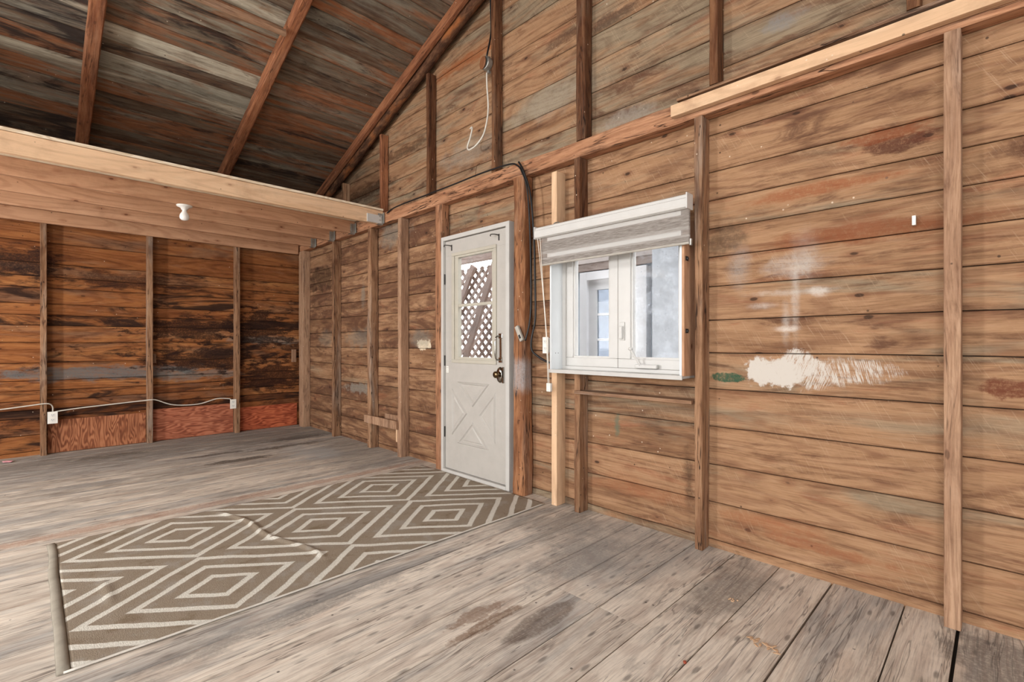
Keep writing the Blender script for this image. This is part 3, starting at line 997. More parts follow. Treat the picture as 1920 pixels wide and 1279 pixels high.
def roof_part(name, flip):
    b = planking('ceiling', lambda u, v, w: (v, u, w), ss, -3.55, 2.72,
                 lambda i, r: [-0.8, -1.9] + ([0.322] if r.random() < 0.8 else []) + ([1.45] if r.random() < 0.75 else []),
                 None, roof_tone, gap=0.003, wav=0.003, seed=31 + flip)
    M = Matrix.Translation((-5.70, 0, 3.02)) @ Matrix.Rotation(-ANG, 4, 'Y')
    if flip:
        M = Matrix.Translation((-5.70 + 2 * (5.70 + RIDGE_X), 0, 3.02)) @ Matrix.Rotation(math.pi, 4, 'Z') @ Matrix.Translation((0, 0, 0)) @ Matrix.Rotation(-ANG, 4, 'Y')
        for v in b.verts:
            v.co.y = -v.co.y
    o = link(name, b, [m_roof, m_shingle], None, False, M)
    o['kind'] = 'structure'
    return o


roof_part('ceiling', 0)
roof_part('ceiling', 1)

# ------------------------------------------------------------------ timbers of the gable wall
PF = 2.555
plate_z0, plate_z1 = 2.345, 2.458


def stud(name, x0, x1, z0, z1, mat, label, cat='stud', yf=PF, wane=0.004, **k):
    return timber(name, ((x0 + x1) / 2, (yf + GY) / 2, z0), ((x0 + x1) / 2, (yf + GY) / 2, z1), x1 - x0, GY - yf - 0.001, mat, label, cat,
                  side=(1, 0, 0), wane=wane, **k)


zt = plate_z0 - 0.001
stud('corner_post', -6.665, -6.51, 0, zt, m_tan, 'thick pale corner post where the two plank walls meet', 'post', rnd_=0.1)
stud('wall_stud', -5.65, -5.600, 0, zt, m_stud, 'grey weathered stud nearest the corner post on the long wall')
stud('wall_stud', -4.79, -4.712, 0, zt, m_stud, 'split grey stud with the left end of the short nailed block across its foot', wane=0.007)
stud('wall_stud', -4.18, -4.117, 0, zt, m_tan, 'cracked tan stud under the end of the loft beam, block nailed to its left', wane=0.006)
stud('door_post', -3.556, -3.458, 0, zt, m_red, 'reddish rough post on the hinge side of the white door', 'post', wane=0.006)
timber('door_post', (-2.502, 2.595, 0), (-2.502, 2.595, zt), 0.122, 0.108, m_red,
       'thick rough post right of the white door with grey cord switch and black cable', 'post', wane=0.009, rnd_=0.3)
bpy.data.objects['door_post.001'].data.materials[0] = m_postr
stud('cripple_stud', -2.187, -2.140, 0, 0.93, m_pine, 'fresh pale pine stud standing under the left end of the window', 'stud', wane=0.0008, rnd_=0.08)
stud('cripple_stud', -2.187, -2.140, 1.81, 2.30, m_pine, 'short fresh pine stud above the left end of the blind', 'stud', wane=0.0008, rnd_=0.08)
stud('cripple_stud', -1.99, -1.945, 0, 0.93, m_stud, 'grey old stud under the window holding the left end of the shelf', 'stud', wane=0.004)
stud('cripple_stud', -1.99, -1.945, 1.81, zt, m_brown, 'short dark old stud above the blind beside the fresh pine one', 'stud', wane=0.004)
stud('wall_stud', -1.171, -1.126, 0, zt, m_stud, 'rough split stud along the right side of the window', wane=0.006)
stud('wall_stud', -0.156, -0.105, 0, zt, m_tan, 'nearest full height tan stud at the right side of the room', wane=0.002, rnd_=0.1)
stud('wall_stud', 1.10, 1.15, 0, zt, m_tan, 'tan stud on the long wall beyond the right edge of the picture', wane=0.002)
# plates
timber('top_plate', (-6.78, (PF + GY) / 2, (plate_z0 + plate_z1) / 2), (5.75, (PF + GY) / 2, (plate_z0 + plate_z1) / 2), plate_z1 - plate_z0, GY - PF - 0.010,
       m_red, 'long reddish horizontal timber resting on the studs of the plank wall', 'beam', side=(0, 0, 1), wane=0.006, rnd_=0.15)
timber('nailer_board', (-1.285, 2.534, 2.404), (5.7, 2.534, 2.404), 0.064, 0.038, m_pine,
       'fresh pale board nailed along the face of the reddish wall plate', 'board', side=(0, 0, 1), wane=0.0008, rnd_=0.1)
timber('upper_plate', (-1.27, 2.598, 2.476), (5.7, 2.598, 2.476), 0.014, 0.09, m_stud,
       'thin brown board lying on the plate behind the fresh pale board', 'board', side=(0, 0, 1), wane=0.002)
# gable studs
UP = [(-5.400, -5.362, m_stud, 'shortest grey gable stud, just above the loft beam by the sloping log'),
      (-4.545, -4.500, m_raft, 'orange brown gable stud just above the end of the loft beam'),
      (-3.705, -3.660, m_brown, 'gable stud left of the hanging white cable, reaching the sloping log'),
      (-2.819, -2.773, m_brown, 'gable stud with the round junction box and white cable on its left side'),
      (-1.983, -1.909, m_brown, 'thickest gable stud, cobwebbed, standing right of the junction box stud'),
      (-1.095, -1.045, m_brown, 'gable stud meeting the plate where the fresh pale board begins'),
      (-0.274, -0.227, m_brown, 'gable stud at top right, mostly cut off by the picture edge')]
for x0, x1, mt, lb in UP:
    z0 = plate_z1 + (0.036 if x0 > -1.4 else 0.001)
    stud('gable_stud', x0, x1, z0, under(x0) - 0.05 if x0 < -0.6 else boardz((x0 + x1) / 2) - 0.02, mt, lb, 'stud', yf=2.562, wane=0.005, rnd_=0.25)

# ------------------------------------------------------------------ rafters


def rafter(name, y, w, d, mat, label, x0=-6.85, x1=RIDGE_X - 0.02, zc=None, **k):
    zo = d / 2 / math.cos(ANG) + 0.0
    timber(name, (x0, y, under(x0) + 0.098 - zo), (x1, y, under(x1) + 0.098 - zo), w, d, mat, label, 'rafter', side=(0, 1, 0), **k)


rafter('rafter', 0.318, 0.088, 0.098, m_raft, 'orange brown rafter on the left under the grey roof boards', wane=0.004)
rafter('rafter', 1.45, 0.095, 0.098, m_raft, 'middle orange rafter with the short batten butting against it', wane=0.008, rnd_=0.35)
rafter('rafter', -0.81, 0.09, 0.098, m_raft, 'rafter left of the picture edge, next to the orange brown one', wane=0.004)
rafter('rafter', 2.480, 0.040, 0.092, m_raft, 'thin sawn rafter fixed along the bark covered log', wane=0.003)
# the log with bark on it
bm = bmesh.new()
x0, x1 = -6.7, RIDGE_X - 0.05
n = 60
ringsL = []
Lx = (x1 - x0) / math.cos(ANG)
for i in range(n + 1):
    t = Lx * i / n
    ring = []
    for k in range(16):
        a = 2 * math.pi * k / 16
        r_ = 0.055 + noise.noise(Vector((t * 1.5, math.cos(a) * 0.8, math.sin(a) * 0.8))) * 0.012 + noise.noise(Vector((t * 12, math.cos(a) * 3, math.sin(a) * 3))) * 0.004
        ring.append(bm.verts.new((math.cos(a) * r_ * 0.93, math.sin(a) * r_, t)))
    ringsL.append(ring)
for i in range(n):
    for k in range(16):
        bm.faces.new((ringsL[i][k], ringsL[i][(k + 1) % 16], ringsL[i + 1][(k + 1) % 16], ringsL[i + 1][k]))
bm.faces.new(ringsL[0])
bm.faces.new(ringsL[-1])
zax = Vector((math.cos(ANG), 0, math.sin(ANG)))
xax = Vector((0, 1, 0))
M = Matrix((xax, zax.cross(xax), zax)).transposed().to_4x4()
M.translation = (x0, 2.562, under(x0) + 0.032)
o = link('log_rafter', bm, m_bark, None, True, M)
tag(o, 'round dark log with bark running up the edge of the plank gable', 'log')

# short batten between the left rafters
timber('batten', (-3.93, 0.37, 3.515), (-3.915, 1.40, 3.530), 0.035, 0.045, m_tan,
       'short pale batten under the roof ending at the middle rafter', 'batten', side=(1, 0, 0), wane=0.002)

# ------------------------------------------------------------------ loft
timber('loft_beam', (-4.47, -3.38, 2.40), (-4.47, 2.553, 2.40), 0.137, 0.038, m_pine,
       'bright pale front beam of the loft, above the rows of joists', 'beam', side=(0, 0, 1), wane=0.0008, rnd_=0.12)
JL = ['loft joist directly behind the bright front beam, bulb holder on it',
      'second loft joist back from the bright front beam',
      'third loft joist back from the bright front beam']
for jx, lb in zip((-5.075, -5.60, -6.14), JL):
    timber('loft_joist', (jx, -3.38, 2.403), (jx, 2.550, 2.403), 0.135, 0.038, m_joist, lb, 'joist', side=(0, 0, 1), wane=0.0008, rnd_=0.12)
timber('wall_ledger', (-6.655, -3.38, 2.358), (-6.655, 2.54, 2.372), 0.125, 0.038, m_joist,
       'lowest pale board fixed along the top of the dark back wall studs', 'board', side=(0, 0, 1), wane=0.0008, rnd_=0.12)
o = lbox('loft_deck', -6.70, -4.440, -3.38, 2.552, 2.4715, 2.491, m_deck, 0.002)
tag(o, 'thin pale sheet decking on top of the loft joists, its edge showing', 'deck')
o = lbox('splice_plate', -4.450, -4.437, 2.372, 2.53, 2.335, 2.416, m_jamb, 0.001)
tag(o, 'small white board screwed to the end of the bright loft beam', 'board')


def hanger(x, label):
    root = empty('joist_hanger', (x, 2.53, 2.33), label, 'bracket', 'metal hangers at the joist ends')
    b = bmesh.new()
    for s in (-1, 1):
        bx(b, s * 0.0215 - 0.001, s * 0.0215 + 0.001, -0.035, 0.022, 0.0, 0.11, 0, 0.0)
        bx(b, s * 0.0215, s * 0.05, 0.019, 0.022, 0.01, 0.12, 0, 0.0)
    bx(b, -0.0225, 0.0225, -0.035, 0.022, -0.002, 0.0005)
    # crumpled loose tabs
    for k in range(5):
        z = 0.012 + 0.02 * k
        bx(b, 0.022, 0.030 + 0.006 * (k % 2), -0.02 - 0.008 * (k % 2), -0.012 + 0.004 * (k % 3), z, z + 0.010)
    link('hanger_strap', b, m_galv, root)
    for z in (0.03, 0.07, 0.10):
        b = bmesh.new()
        lathe(b, [(0.0, 0.006), (0.004, 0.005), (0.004, 0.0)], 8, (1, 0, 0), (0.0225, -0.02, z))
        link('nail', b, m_galv, root)


hanger(-4.47, 'grey metal hanger at the end of the bright front loft beam')
hanger(-5.075, 'grey metal hanger at the end of the first joist behind the front beam')
hanger(-5.60, 'grey metal hanger at the end of the second joist behind the front beam')
hanger(-6.14, 'grey metal hanger at the end of the third joist behind the front beam')

# ------------------------------------------------------------------ back wall studs and plywood
BL = [(0.056, 0.106, m_stud, 'leftmost thin stud on the dark back wall, outlet at its foot'),
      (0.912, 0.963, m_stud, 'middle thin stud on the dark back wall with a tiny block beside it'),
      (1.793, 1.846, m_stud, 'thin stud on the dark back wall nearest the corner, outlet on its left')]
for y0, y1, mt, lb in BL:
    timber('back_wall_stud', (-6.729, (y0 + y1) / 2, 0), (-6.729, (y0 + y1) / 2, 2.66), y1 - y0, 0.097, mt, lb, 'stud', side=(0, 1, 0), wane=0.004)
for (y0, y1, z1, mt, lb, dz) in ((0.112, 0.908, 0.335, m_ply1, 'brown plywood strip with upright grain at the foot of the back wall', 0.04),
                                 (0.968, 1.788, 0.365, m_ply2, 'middle reddish plywood strip at the foot of the back wall', 0.0),
                                 (1.852, 2.57, 0.300, m_ply3, 'brightest red plywood strip beside the corner post', 0.0)):
    o = lbox('plywood_panel', -6.778, -6.764, y0, y1, 0.004, z1, mt, 0.001)
    tag(o, lb, 'panel')
o = lbox('wood_block', -6.775, -6.745, 0.966, 1.0, 0.89, 0.995, m_tan)
tag(o, 'tiny pinkish wood block against the middle stud of the back wall', 'block')
o = lbox('wood_block', -6.775, -6.735, 2.50, 2.55, 0.86, 1.03, m_tan)
tag(o, 'tiny brown wood block on the back wall by the corner post', 'block')


def outlet(loc, ax, label, gap=0.02, w=0.07, h=0.115, depth=0.03):
    """loc: middle of the rear face; ax the direction it faces"""
    root = empty('power_outlet', loc, label, 'outlet')
    rot = Vector((0, -1, 0)).rotation_difference(Vector(ax)).to_matrix().to_4x4()

    def add(name, b, m):
        bmesh.ops.transform(b, matrix=rot, verts=b.verts)
        link(name, b, m, root)
    b = bmesh.new()
    bx(b, -w / 2 + 0.006, w / 2 - 0.006, -depth + 0.005, 0, -h / 2 + 0.006, h / 2 - 0.006, 0, 0.002)
    add('outlet_box', b, m_plastic)
    b = bmesh.new()
    bx(b, -w / 2, w / 2, -depth, -depth + 0.005, -h / 2, h / 2, 0, 0.0018)
    add('cover_plate', b, m_plastic)
    for s in (-1, 1):
        b = bmesh.new()
        bx(b, -0.016, 0.016, -depth - 0.0025, -depth, s * 0.024 - 0.014, s * 0.024 + 0.014, 0, 0.001)
        add('receptacle', b, m_porc)
        b = bmesh.new()
        for q in (-0.0065, 0.0065):
            bx(b, q - 0.0012, q + 0.0012, -depth - 0.0032, -depth - 0.002, s * 0.024 - 0.001, s * 0.024 + 0.008)
        bx(b, -0.002, 0.002, -depth - 0.0032, -depth - 0.002, s * 0.024 - 0.009, s * 0.024 - 0.005)
        add('slots', b, m_slot)
    return root


outlet((-6.70, 0.146, 0.372), (1, 0, 0), 'white outlet beside the foot of the leftmost back wall stud', w=0.075, h=0.12)
outlet((-6.70, 1.765, 0.365), (1, 0, 0), 'white outlet left of the back wall stud nearest the corner', w=0.068, h=0.115)


def cable(name, pts, r, mat, label, cat='cable', n=8, sub=6):
    b = bmesh.new()
    c = Vector(pts[0])
    tube(b, [Vector(p) - c for p in pts], r, n, 0, sub)
    o = link(name, b, mat, None, True)
    o.location = c
    tag(o, label, cat)
    return o


cable('white_cable', [(-6.675, -1.2, 0.44), (-6.675, -0.6, 0.46), (-6.675, -0.217, 0.487), (-6.672, 0.0, 0.508), (-6.672, 0.08, 0.516), (-6.675, 0.125, 0.51), (-6.70, 0.146, 0.48), (-6.71, 0.148, 0.43)], 0.006, m_cable,
      'white cable entering from the left edge into the left outlet')
cable('white_cable', [(-6.69, 0.165, 0.425), (-6.70, 0.19, 0.430), (-6.71, 0.35, 0.445), (-6.71, 0.62, 0.462), (-6.69, 0.86, 0.478), (-6.672, 0.94, 0.484), (-6.69, 1.0, 0.474), (-6.71, 1.16, 0.405), (-6.71, 1.40, 0.392),
                      (-6.71, 1.595, 0.440), (-6.70, 1.72, 0.432), (-6.70, 1.745, 0.42)], 0.006, m_cable,
      'white cable sagging along the back wall between the two outlets')

# short block nailed between the studs left of the door
o = lbox('nailed_block', -4.81, -4.16, 2.528, 2.553, 0.270, 0.352, m_tan, 0.002)
tag(o, 'short tan board nailed low across two studs left of the door', 'board')
o = lbox('nailed_block', -4.50, -4.19, 2.60, 2.64, 0.315, 0.390, m_tan, 0.002)
tag(o, 'smaller board behind the short tan board, against the wall planks', 'board')
o = lbox('wood_strip', -4.215, -4.19, 2.56, 2.60, 0.14, 0.268, m_pine, 0.001)
tag(o, 'thin pale upright strip under the short nailed tan board', 'strip')

# base strips where the planks meet the floor
for a, b_ in ((-6.50, -5.655), (-5.595, -4.795), (-4.707, -4.185), (-4.112, -3.561)):
    pass

# ------------------------------------------------------------------ the door
dr = empty('door_1', (-3.03, 2.62, 0), kind='structure')
DO = (-3.03, 2.62, 0)


def dbox(name, x0, x1, y0, y1, z0, z1, mat, parent=dr, bev=0.002):
    return box(name, x0, x1, y0, y1, z0, z1, mat, parent, bev, DO)


def ring_rect(b, X, Z, y0, y1, bev=0.002):
    (xa, xb, xc, xd), (za, zb, zc, zd) = X, Z
    bx(b, xa, xd, y0, y1, za, zb, 0, bev)
    bx(b, xa, xd, y0, y1, zc, zd, 0, bev)
    bx(b, xa, xb, y0, y1, zb, zc, 0, bev)
    bx(b, xc, xd, y0, y1, zb, zc, 0, bev)


def sh(vals, o_):
    return tuple(v - o_ for v in vals)


b = bmesh.new()
bx(b, -3.455 - DO[0], -3.424 - DO[0], 2.550 - DO[1], 2.69 - DO[1], 0, 2.042, 0, 0.002)
bx(b, -2.640 - DO[0], -2.602 - DO[0], 2.550 - DO[1], 2.69 - DO[1], 0, 2.042, 0, 0.002)
bx(b, -3.424 - DO[0], -2.640 - DO[0], 2.550 - DO[1], 2.69 - DO[1], 2.008, 2.042, 0, 0.002)
link('door_frame', b, m_jamb, dr)
dbox('threshold', -3.424, -2.640, 2.548, 2.69, 0.0, 0.026, m_jamb)
b = bmesh.new()
bx(b, -3.424 - DO[0], -3.414 - DO[0], 2.60 - DO[1], 2.68 - DO[1], 0.026, 2.008)
bx(b, -2.65 - DO[0], -2.640 - DO[0], 2.60 - DO[1], 2.68 - DO[1], 0.026, 2.008)
bx(b, -3.414 - DO[0], -2.65 - DO[0], 2.60 - DO[1], 2.68 - DO[1], 1.998, 2.008)
bx(b, -3.414 - DO[0], -2.65 - DO[0], 2.60 - DO[1], 2.68 - DO[1], 0.026, 0.034)
link('door_stop', b, m_slot, dr)
# the leaf
b = bmesh.new()
y0, y1 = 2.572 - DO[1], 2.612 - DO[1]
ring_rect(b, sh((-3.419, -3.285, -2.782, -2.645), DO[0]), (0.031, 0.962, 1.875, 2.003), y0, y1, 0.0015)
slab = link('door_leaf', b, m_door, dr)
# glazing molding
b = bmesh.new()
ring_rect(b, sh((-3.320, -3.288, -2.788, -2.760), DO[0]), (0.950, 0.978, 1.862, 1.890), y0 - 0.012, y1 - 0.01, 0.004)
ring_rect(b, sh((-3.290, -3.245, -2.818, -2.786), DO[0]), (0.976, 1.000, 1.845, 1.864), y0 + 0.000, y1 - 0.002, 0.003)
link('glazing_molding', b, m_mold, dr)
b = bmesh.new()
bx(b, -3.245 - DO[0], -2.818 - DO[0], 2.580 - DO[1], 2.604 - DO[1], 1.425, 1.449, 0, 0.002)
link('glazing_bar', b, m_mold, dr)
for za, zb in ((0.998, 1.426), (1.448, 1.847)):
    dbox('pane', -3.247, -2.816, 2.590, 2.594, za, zb, m_glass, bev=0)
# cross-buck triangles


def tri_mold(b, pts, yy, w1=0.020, h=0.010):
    P = [Vector((p[0] - DO[0], 0, p[1])) for p in pts]
    c = (P[0] + P[1] + P[2]) / 3

    def ins(d):
        out = []
        for i in range(3):
            a, p, q = P[i - 1], P[i], P[(i + 1) % 3]
            e1 = (p - a).normalized()
            e2 = (q - p).normalized()
            n1 = Vector((-e1.z, 0, e1.x))
            n2 = Vector((-e2.z, 0, e2.x))
            if n1.dot(c - p) < 0:
                n1 = -n1
            if n2.dot(c - p) < 0:
                n2 = -n2
            k = d / (1 + n1.dot(n2))
            out.append(p + (n1 + n2) * k)
        return out
    R = []
    for d, hh in ((0, 0.0), (w1 * 0.35, h), (w1 * 0.65, h * 0.9), (w1, 0.001), (w1 * 1.5, 0.001), (w1 * 2.0, h * 0.55)):
        R.append([b.verts.new((v.x, yy - hh, v.z)) for v in ins(d)])
    for a, c_ in zip(R[:-1], R[1:]):
        for i in range(3):
            b.faces.new((a[i], a[(i + 1) % 3], c_[(i + 1) % 3], c_[i]))
    b.faces.new(R[-1])


for pts in (((-3.255, 0.792), (-2.845, 0.792), (-3.05, 0.590)),
            ((-3.325, 0.735), (-3.325, 0.325), (-3.120, 0.530)),
            ((-2.775, 0.735), (-2.775, 0.325), (-2.980, 0.530)),
            ((-3.255, 0.268), (-2.845, 0.268), (-3.05, 0.470))):
    b = bmesh.new()
    tri_mold(b, pts, y0)
    link('raised_panel', b, m_door, dr)
# pull handle
hr = empty('pull_handle', (-2.715 - DO[0], 2.572 - DO[1], 1.080))
hr.parent = dr
b = bmesh.new()
for s in (-1, 1):
    bx(b, -0.020, 0.020, -0.007, 0, s * 0.093 - 0.020, s * 0.093 + 0.020, 0, 0.003)
link('mounting_plates', b, m_chrome, hr)
b = bmesh.new()
bx(b, -0.012, 0.012, -0.004, 0, -0.075, 0.075, 0, 0.002)
link('backplate', b, m_chrome, hr)
b = bmesh.new()
tube(b, [(0, -0.004, 0.092), (-0.004, -0.040, 0.088), (-0.006, -0.052, 0.060), (-0.006, -0.054, 0), (-0.006, -0.052, -0.060), (-0.004, -0.040, -0.088), (0, -0.004, -0.092)], 0.0065, 10)
link('grip', b, m_chrome, hr, True)
# lock
lr = empty('door_lock', (-2.722 - DO[0], 2.572 - DO[1], 0.872))
lr.parent = dr
b = bmesh.new()
lathe(b, [(0.0, 0.016), (0.026, 0.016), (0.032, 0.012), (0.036, 0.0)], 32, (0, -1, 0), (0, 0, 0.0))
for v in b.verts:
    v.co.z *= 1.75
link('escutcheon', b, m_chrome, lr, True)
b = bmesh.new()
lathe(b, [(0.0, 0.062), (0.018, 0.061), (0.026, 0.054), (0.027, 0.044), (0.020, 0.034), (0.011, 0.028), (0.012, 0.014)], 28, (0, -1, 0), (0, 0, 0.004))
link('door_knob', b, m_brass, lr, True)
b = bmesh.new()
bx(b, 0.030, 0.046, -0.012, 0.002, -0.062, 0.062, 0, 0.002)
link('latch_plate', b, m_chrome, lr)
# hinges
for z in (1.63, 0.92, 0.30):
    b = bmesh.new()
    lathe(b, [(0, 0), (0.007, 0), (0.007, 0.09), (0, 0.09)], 12, (0, 0, 1), (-3.424 - DO[0], 2.566 - DO[1], z))
    link('hinge', b, m_blackiron, dr)
# curtain-rod brackets left on the top corners
for X_, s in ((-3.330, 1), (-2.735, 1)):
    b = bmesh.new()
    bx(b, X_ - DO[0] - 0.006, X_ - DO[0] + 0.006, y0 - 0.004, y0, 1.915, 1.965, 0, 0.001)
    tube(b, [(X_ - DO[0], y0 - 0.003, 1.955), (X_ - DO[0] - 0.005, y0 - 0.035, 1.958), (X_ - DO[0] - 0.045, y0 - 0.045, 1.962), (X_ - DO[0] - 0.055, y0 - 0.040, 1.950)], 0.004, 8)
    link('rod_bracket', b, m_blackiron, dr)
# strike plate on the hinge side (small white plate)
b = bmesh.new()
bx(b, -3.408 - DO[0], -3.374 - DO[0], y0 - 0.002, y0, 0.862, 0.917, 0, 0.0005)
link('white_plate', b, m_plastic, dr)
for (a, c_) in ((-0.008, 0.015), (0.008, 0.015), (-0.008, -0.015), (0.008, -0.015), (0.0, 0.0)):
    b = bmesh.new()
    lathe(b, [(0, 0.003), (0.003, 0.003), (0.003, 0)], 8, (0, -1, 0), (-3.391 - DO[0] + a, y0, 0.889 + c_))
    link('screw', b, m_slot, dr)

# ------------------------------------------------------------------ the window
wn = empty('window_1', (-1.68, 2.60, 0.938), kind='structure')
WO = (-1.68, 2.60, 0.938)


def wbox(name, x0, x1, y0, y1, z0, z1, mat, parent=wn, bev=0.0015):
    return box(name, x0, x1, y0, y1, z0, z1, mat, parent, bev, WO)


b = bmesh.new()
bx(b, -2.159 - WO[0], -2.146 - WO[0], 2.505 - WO[1], 2.645 - WO[1], 0, 0.862, 0, 0.001)
bx(b, -1.229 - WO[0], -1.216 - WO[0], 2.505 - WO[1], 2.645 - WO[1], 0.0, 0.862, 0, 0.001)
bx(b, -2.146 - WO[0], -1.229 - WO[0], 2.505 - WO[1], 2.645 - WO[1], 0.849, 0.862, 0, 0.001)
link('jamb_liner', b, m_white, wn)
b = bmesh.new()
bx(b, -2.163 - WO[0], -1.208 - WO[0], 2.494 - WO[1], 2.645 - WO[1], -0.014, 0.0, 0, 0.002)
bx(b, -2.163 - WO[0], -1.208 - WO[0], 2.490 - WO[1], 2.5 - WO[1], -0.020, 0.004, 0, 0.002)
link('window_sill', b, m_jamb, wn)
wbox('side_board', -1.2155, -1.202, 2.505, 2.648, 0.938, 1.80, m_joist)
b = bmesh.new()
ring_rect(b, sh((-2.146, -2.118, -1.250, -1.229), WO[0]), sh((0.938, 0.962, 1.765, 1.787), WO[2]), 2.622 - WO[1], 2.70 - WO[1], 0.003)
link('window_frame', b, m_vinyl, wn)


def sash(x0, x1, xg0, xg1, m_pane):
    s = empty('sash', (0, 0, 0))
    s.parent = wn
    b_ = bmesh.new()
    ring_rect(b_, sh((x0, xg0, xg1, x1), WO[0]), sh((0.962, 1.020, 1.715, 1.765), WO[2]), 2.630 - WO[1], 2.69 - WO[1], 0.005)
    link('sash_frame', b_, m_vinyl, s)
    b_ = bmesh.new()
    e = 0.012
    ring_rect(b_, sh((xg0 - 0.001, xg0 + e, xg1 - e, xg1 + 0.001), WO[0]), sh((1.019, 1.020 + e, 1.715 - e, 1.716), WO[2]), 2.642 - WO[1], 2.68 - WO[1], 0.002)
    link('glazing_bead', b_, m_vinyl, s)
    b_ = bmesh.new()
    bx(b_, xg0 + e - 0.002 - WO[0], xg1 - e + 0.002 - WO[0], 2.660 - WO[1], 2.664 - WO[1], 1.03 - WO[2], 1.705 - WO[2])
    link('pane', b_, m_pane, s)


sash(-2.118, -1.702, -2.062, -1.765, m_glass)
sash(-1.700, -1.250, -1.612, -1.290, m_glassd)
# sash lock
b = bmesh.new()
bx(b, -1.683 - WO[0], -1.648 - WO[0], 2.622 - WO[1], 2.630 - WO[1], 1.135 - WO[2], 1.250 - WO[2], 0, 0.003)
bx(b, -1.678 - WO[0], -1.656 - WO[0], 2.600 - WO[1], 2.622 - WO[1], 1.145 - WO[2], 1.225 - WO[2], 0, 0.005)
link('sash_lock', b, m_vinyl, wn)
# crank
cr = empty('crank', (0, 0, 0))
cr.parent = wn
b = bmesh.new()
bx(b, -1.560 - WO[0], -1.415 - WO[0], 2.595 - WO[1], 2.630 - WO[1], 0.966 - WO[2], 0.990 - WO[2], 0, 0.006)
link('crank_housing', b, m_vinyl, cr)
b = bmesh.new()
tube(b, [(-1.525 - WO[0], 2.600 - WO[1], 0.985 - WO[2]), (-1.535 - WO[0], 2.59 - WO[1], 1.01 - WO[2]), (-1.556 - WO[0], 2.575 - WO[1], 1.05 - WO[2]), (-1.567 - WO[0], 2.565 - WO[1], 1.078 - WO[2])], 0.007, 10)
lathe(b, [(0, 0.012), (0.010, 0.010), (0.011, 0), (0.010, -0.010), (0, -0.012)], 12, (0, 1, 0), (-1.567 - WO[0], 2.560 - WO[1], 1.084 - WO[2]))
link('crank_arm', b, m_vinyl, cr, True)
for dx in (0.0, 0.018):
    b = bmesh.new()
    lathe(b, [(0, 0.001), (0.003, 0.001), (0.003, 0)], 8, (1, 0, 0), (-2.146 - WO[0], 2.55 + dx * 1.6 - WO[1], 1.05 - WO[2]))
    link('screw', b, m_slot, wn)
for z, nm in ((1.58, 0), (1.185, 1)):
    b = bmesh.new()
    lathe(b, [(0, 0.010), (0.006, 0.010), (0.008, 0.004), (0.009, 0)], 10, (1, 0, 0), (-1.202 - WO[0], 2.535 - WO[1], z - WO[2]))
    bx(b, -1.202 - WO[0], -1.199 - WO[0], 2.52 - WO[1], 2.55 - WO[1], z - 0.012 - WO[2], z + 0.012 - WO[2])
    link('catch', b, m_blackiron, wn)

# ------------------------------------------------------------------ the roller blind


def fabric_mat():
    g = NT('zebra_blind_fabric')
    co = g.objco()
    sp = g.node('ShaderNodeSeparateXYZ')
    g.put(co, sp.inputs[0])
    z = sp.outputs[2]
    x_ = sp.outputs[0]
    n = g.noise(g.scale(co, (14, 1, 260)), 1.0, 4.0, 0.7)
    streak = g.ramp(n, [(0.3, S(120, 112, 106)), (0.5, S(158, 150, 143)), (0.7, S(196, 190, 183))])
    # bands measured upwards from the hem: 0.035 dark | .026 sheer | .018 mid | .060 dark | .028 sheer | dark
    def band(a, b_):
        return g.math('MULTIPLY', g.math('GREATER_THAN', z, a), g.math('LESS_THAN', z, b_))
    sheer = g.math('ADD', band(0.040, 0.066), band(0.148, 0.172), clamp=True)
    inner = g.math('MULTIPLY', g.math('GREATER_THAN', x_, 0.055), g.math('LESS_THAN', x_, 1.0))
    sheer_in = g.math('MULTIPLY', sheer, inner)
    mid = g.math('ADD', band(0.028, 0.085), sheer, clamp=True)
    col = g.mix(g.math('MULTIPLY', mid, 0.35), streak, S(205, 200, 195))
    col = g.mix(sheer_in, col, S(240, 238, 234))
    g.put(col, g.b.inputs['Base Color'])
    g.b.inputs['Roughness'].default_value = 0.9
    g.b.inputs['Specular IOR Level'].default_value = 0.1
    tl = g.node('ShaderNodeBsdfTranslucent')
    g.put(col, tl.inputs[0])
    m1 = g.node('ShaderNodeMixShader')
    m1.inputs[0].default_value = 0.3
    g.t.links.new(g.b.outputs[0], m1.inputs[1])
    g.t.links.new(tl.outputs[0], m1.inputs[2])
    tr = g.node('ShaderNodeBsdfTransparent')
    m2 = g.node('ShaderNodeMixShader')
    g.put(g.math('ADD', g.math('MULTIPLY', sheer, 0.42), 0.05), m2.inputs[0])
    g.t.links.new(m1.outputs[0], m2.inputs[1])
    g.t.links.new(tr.outputs[0], m2.inputs[2])
    g.t.links.new(m2.outputs[0], g.out.inputs[0])
    return g.m


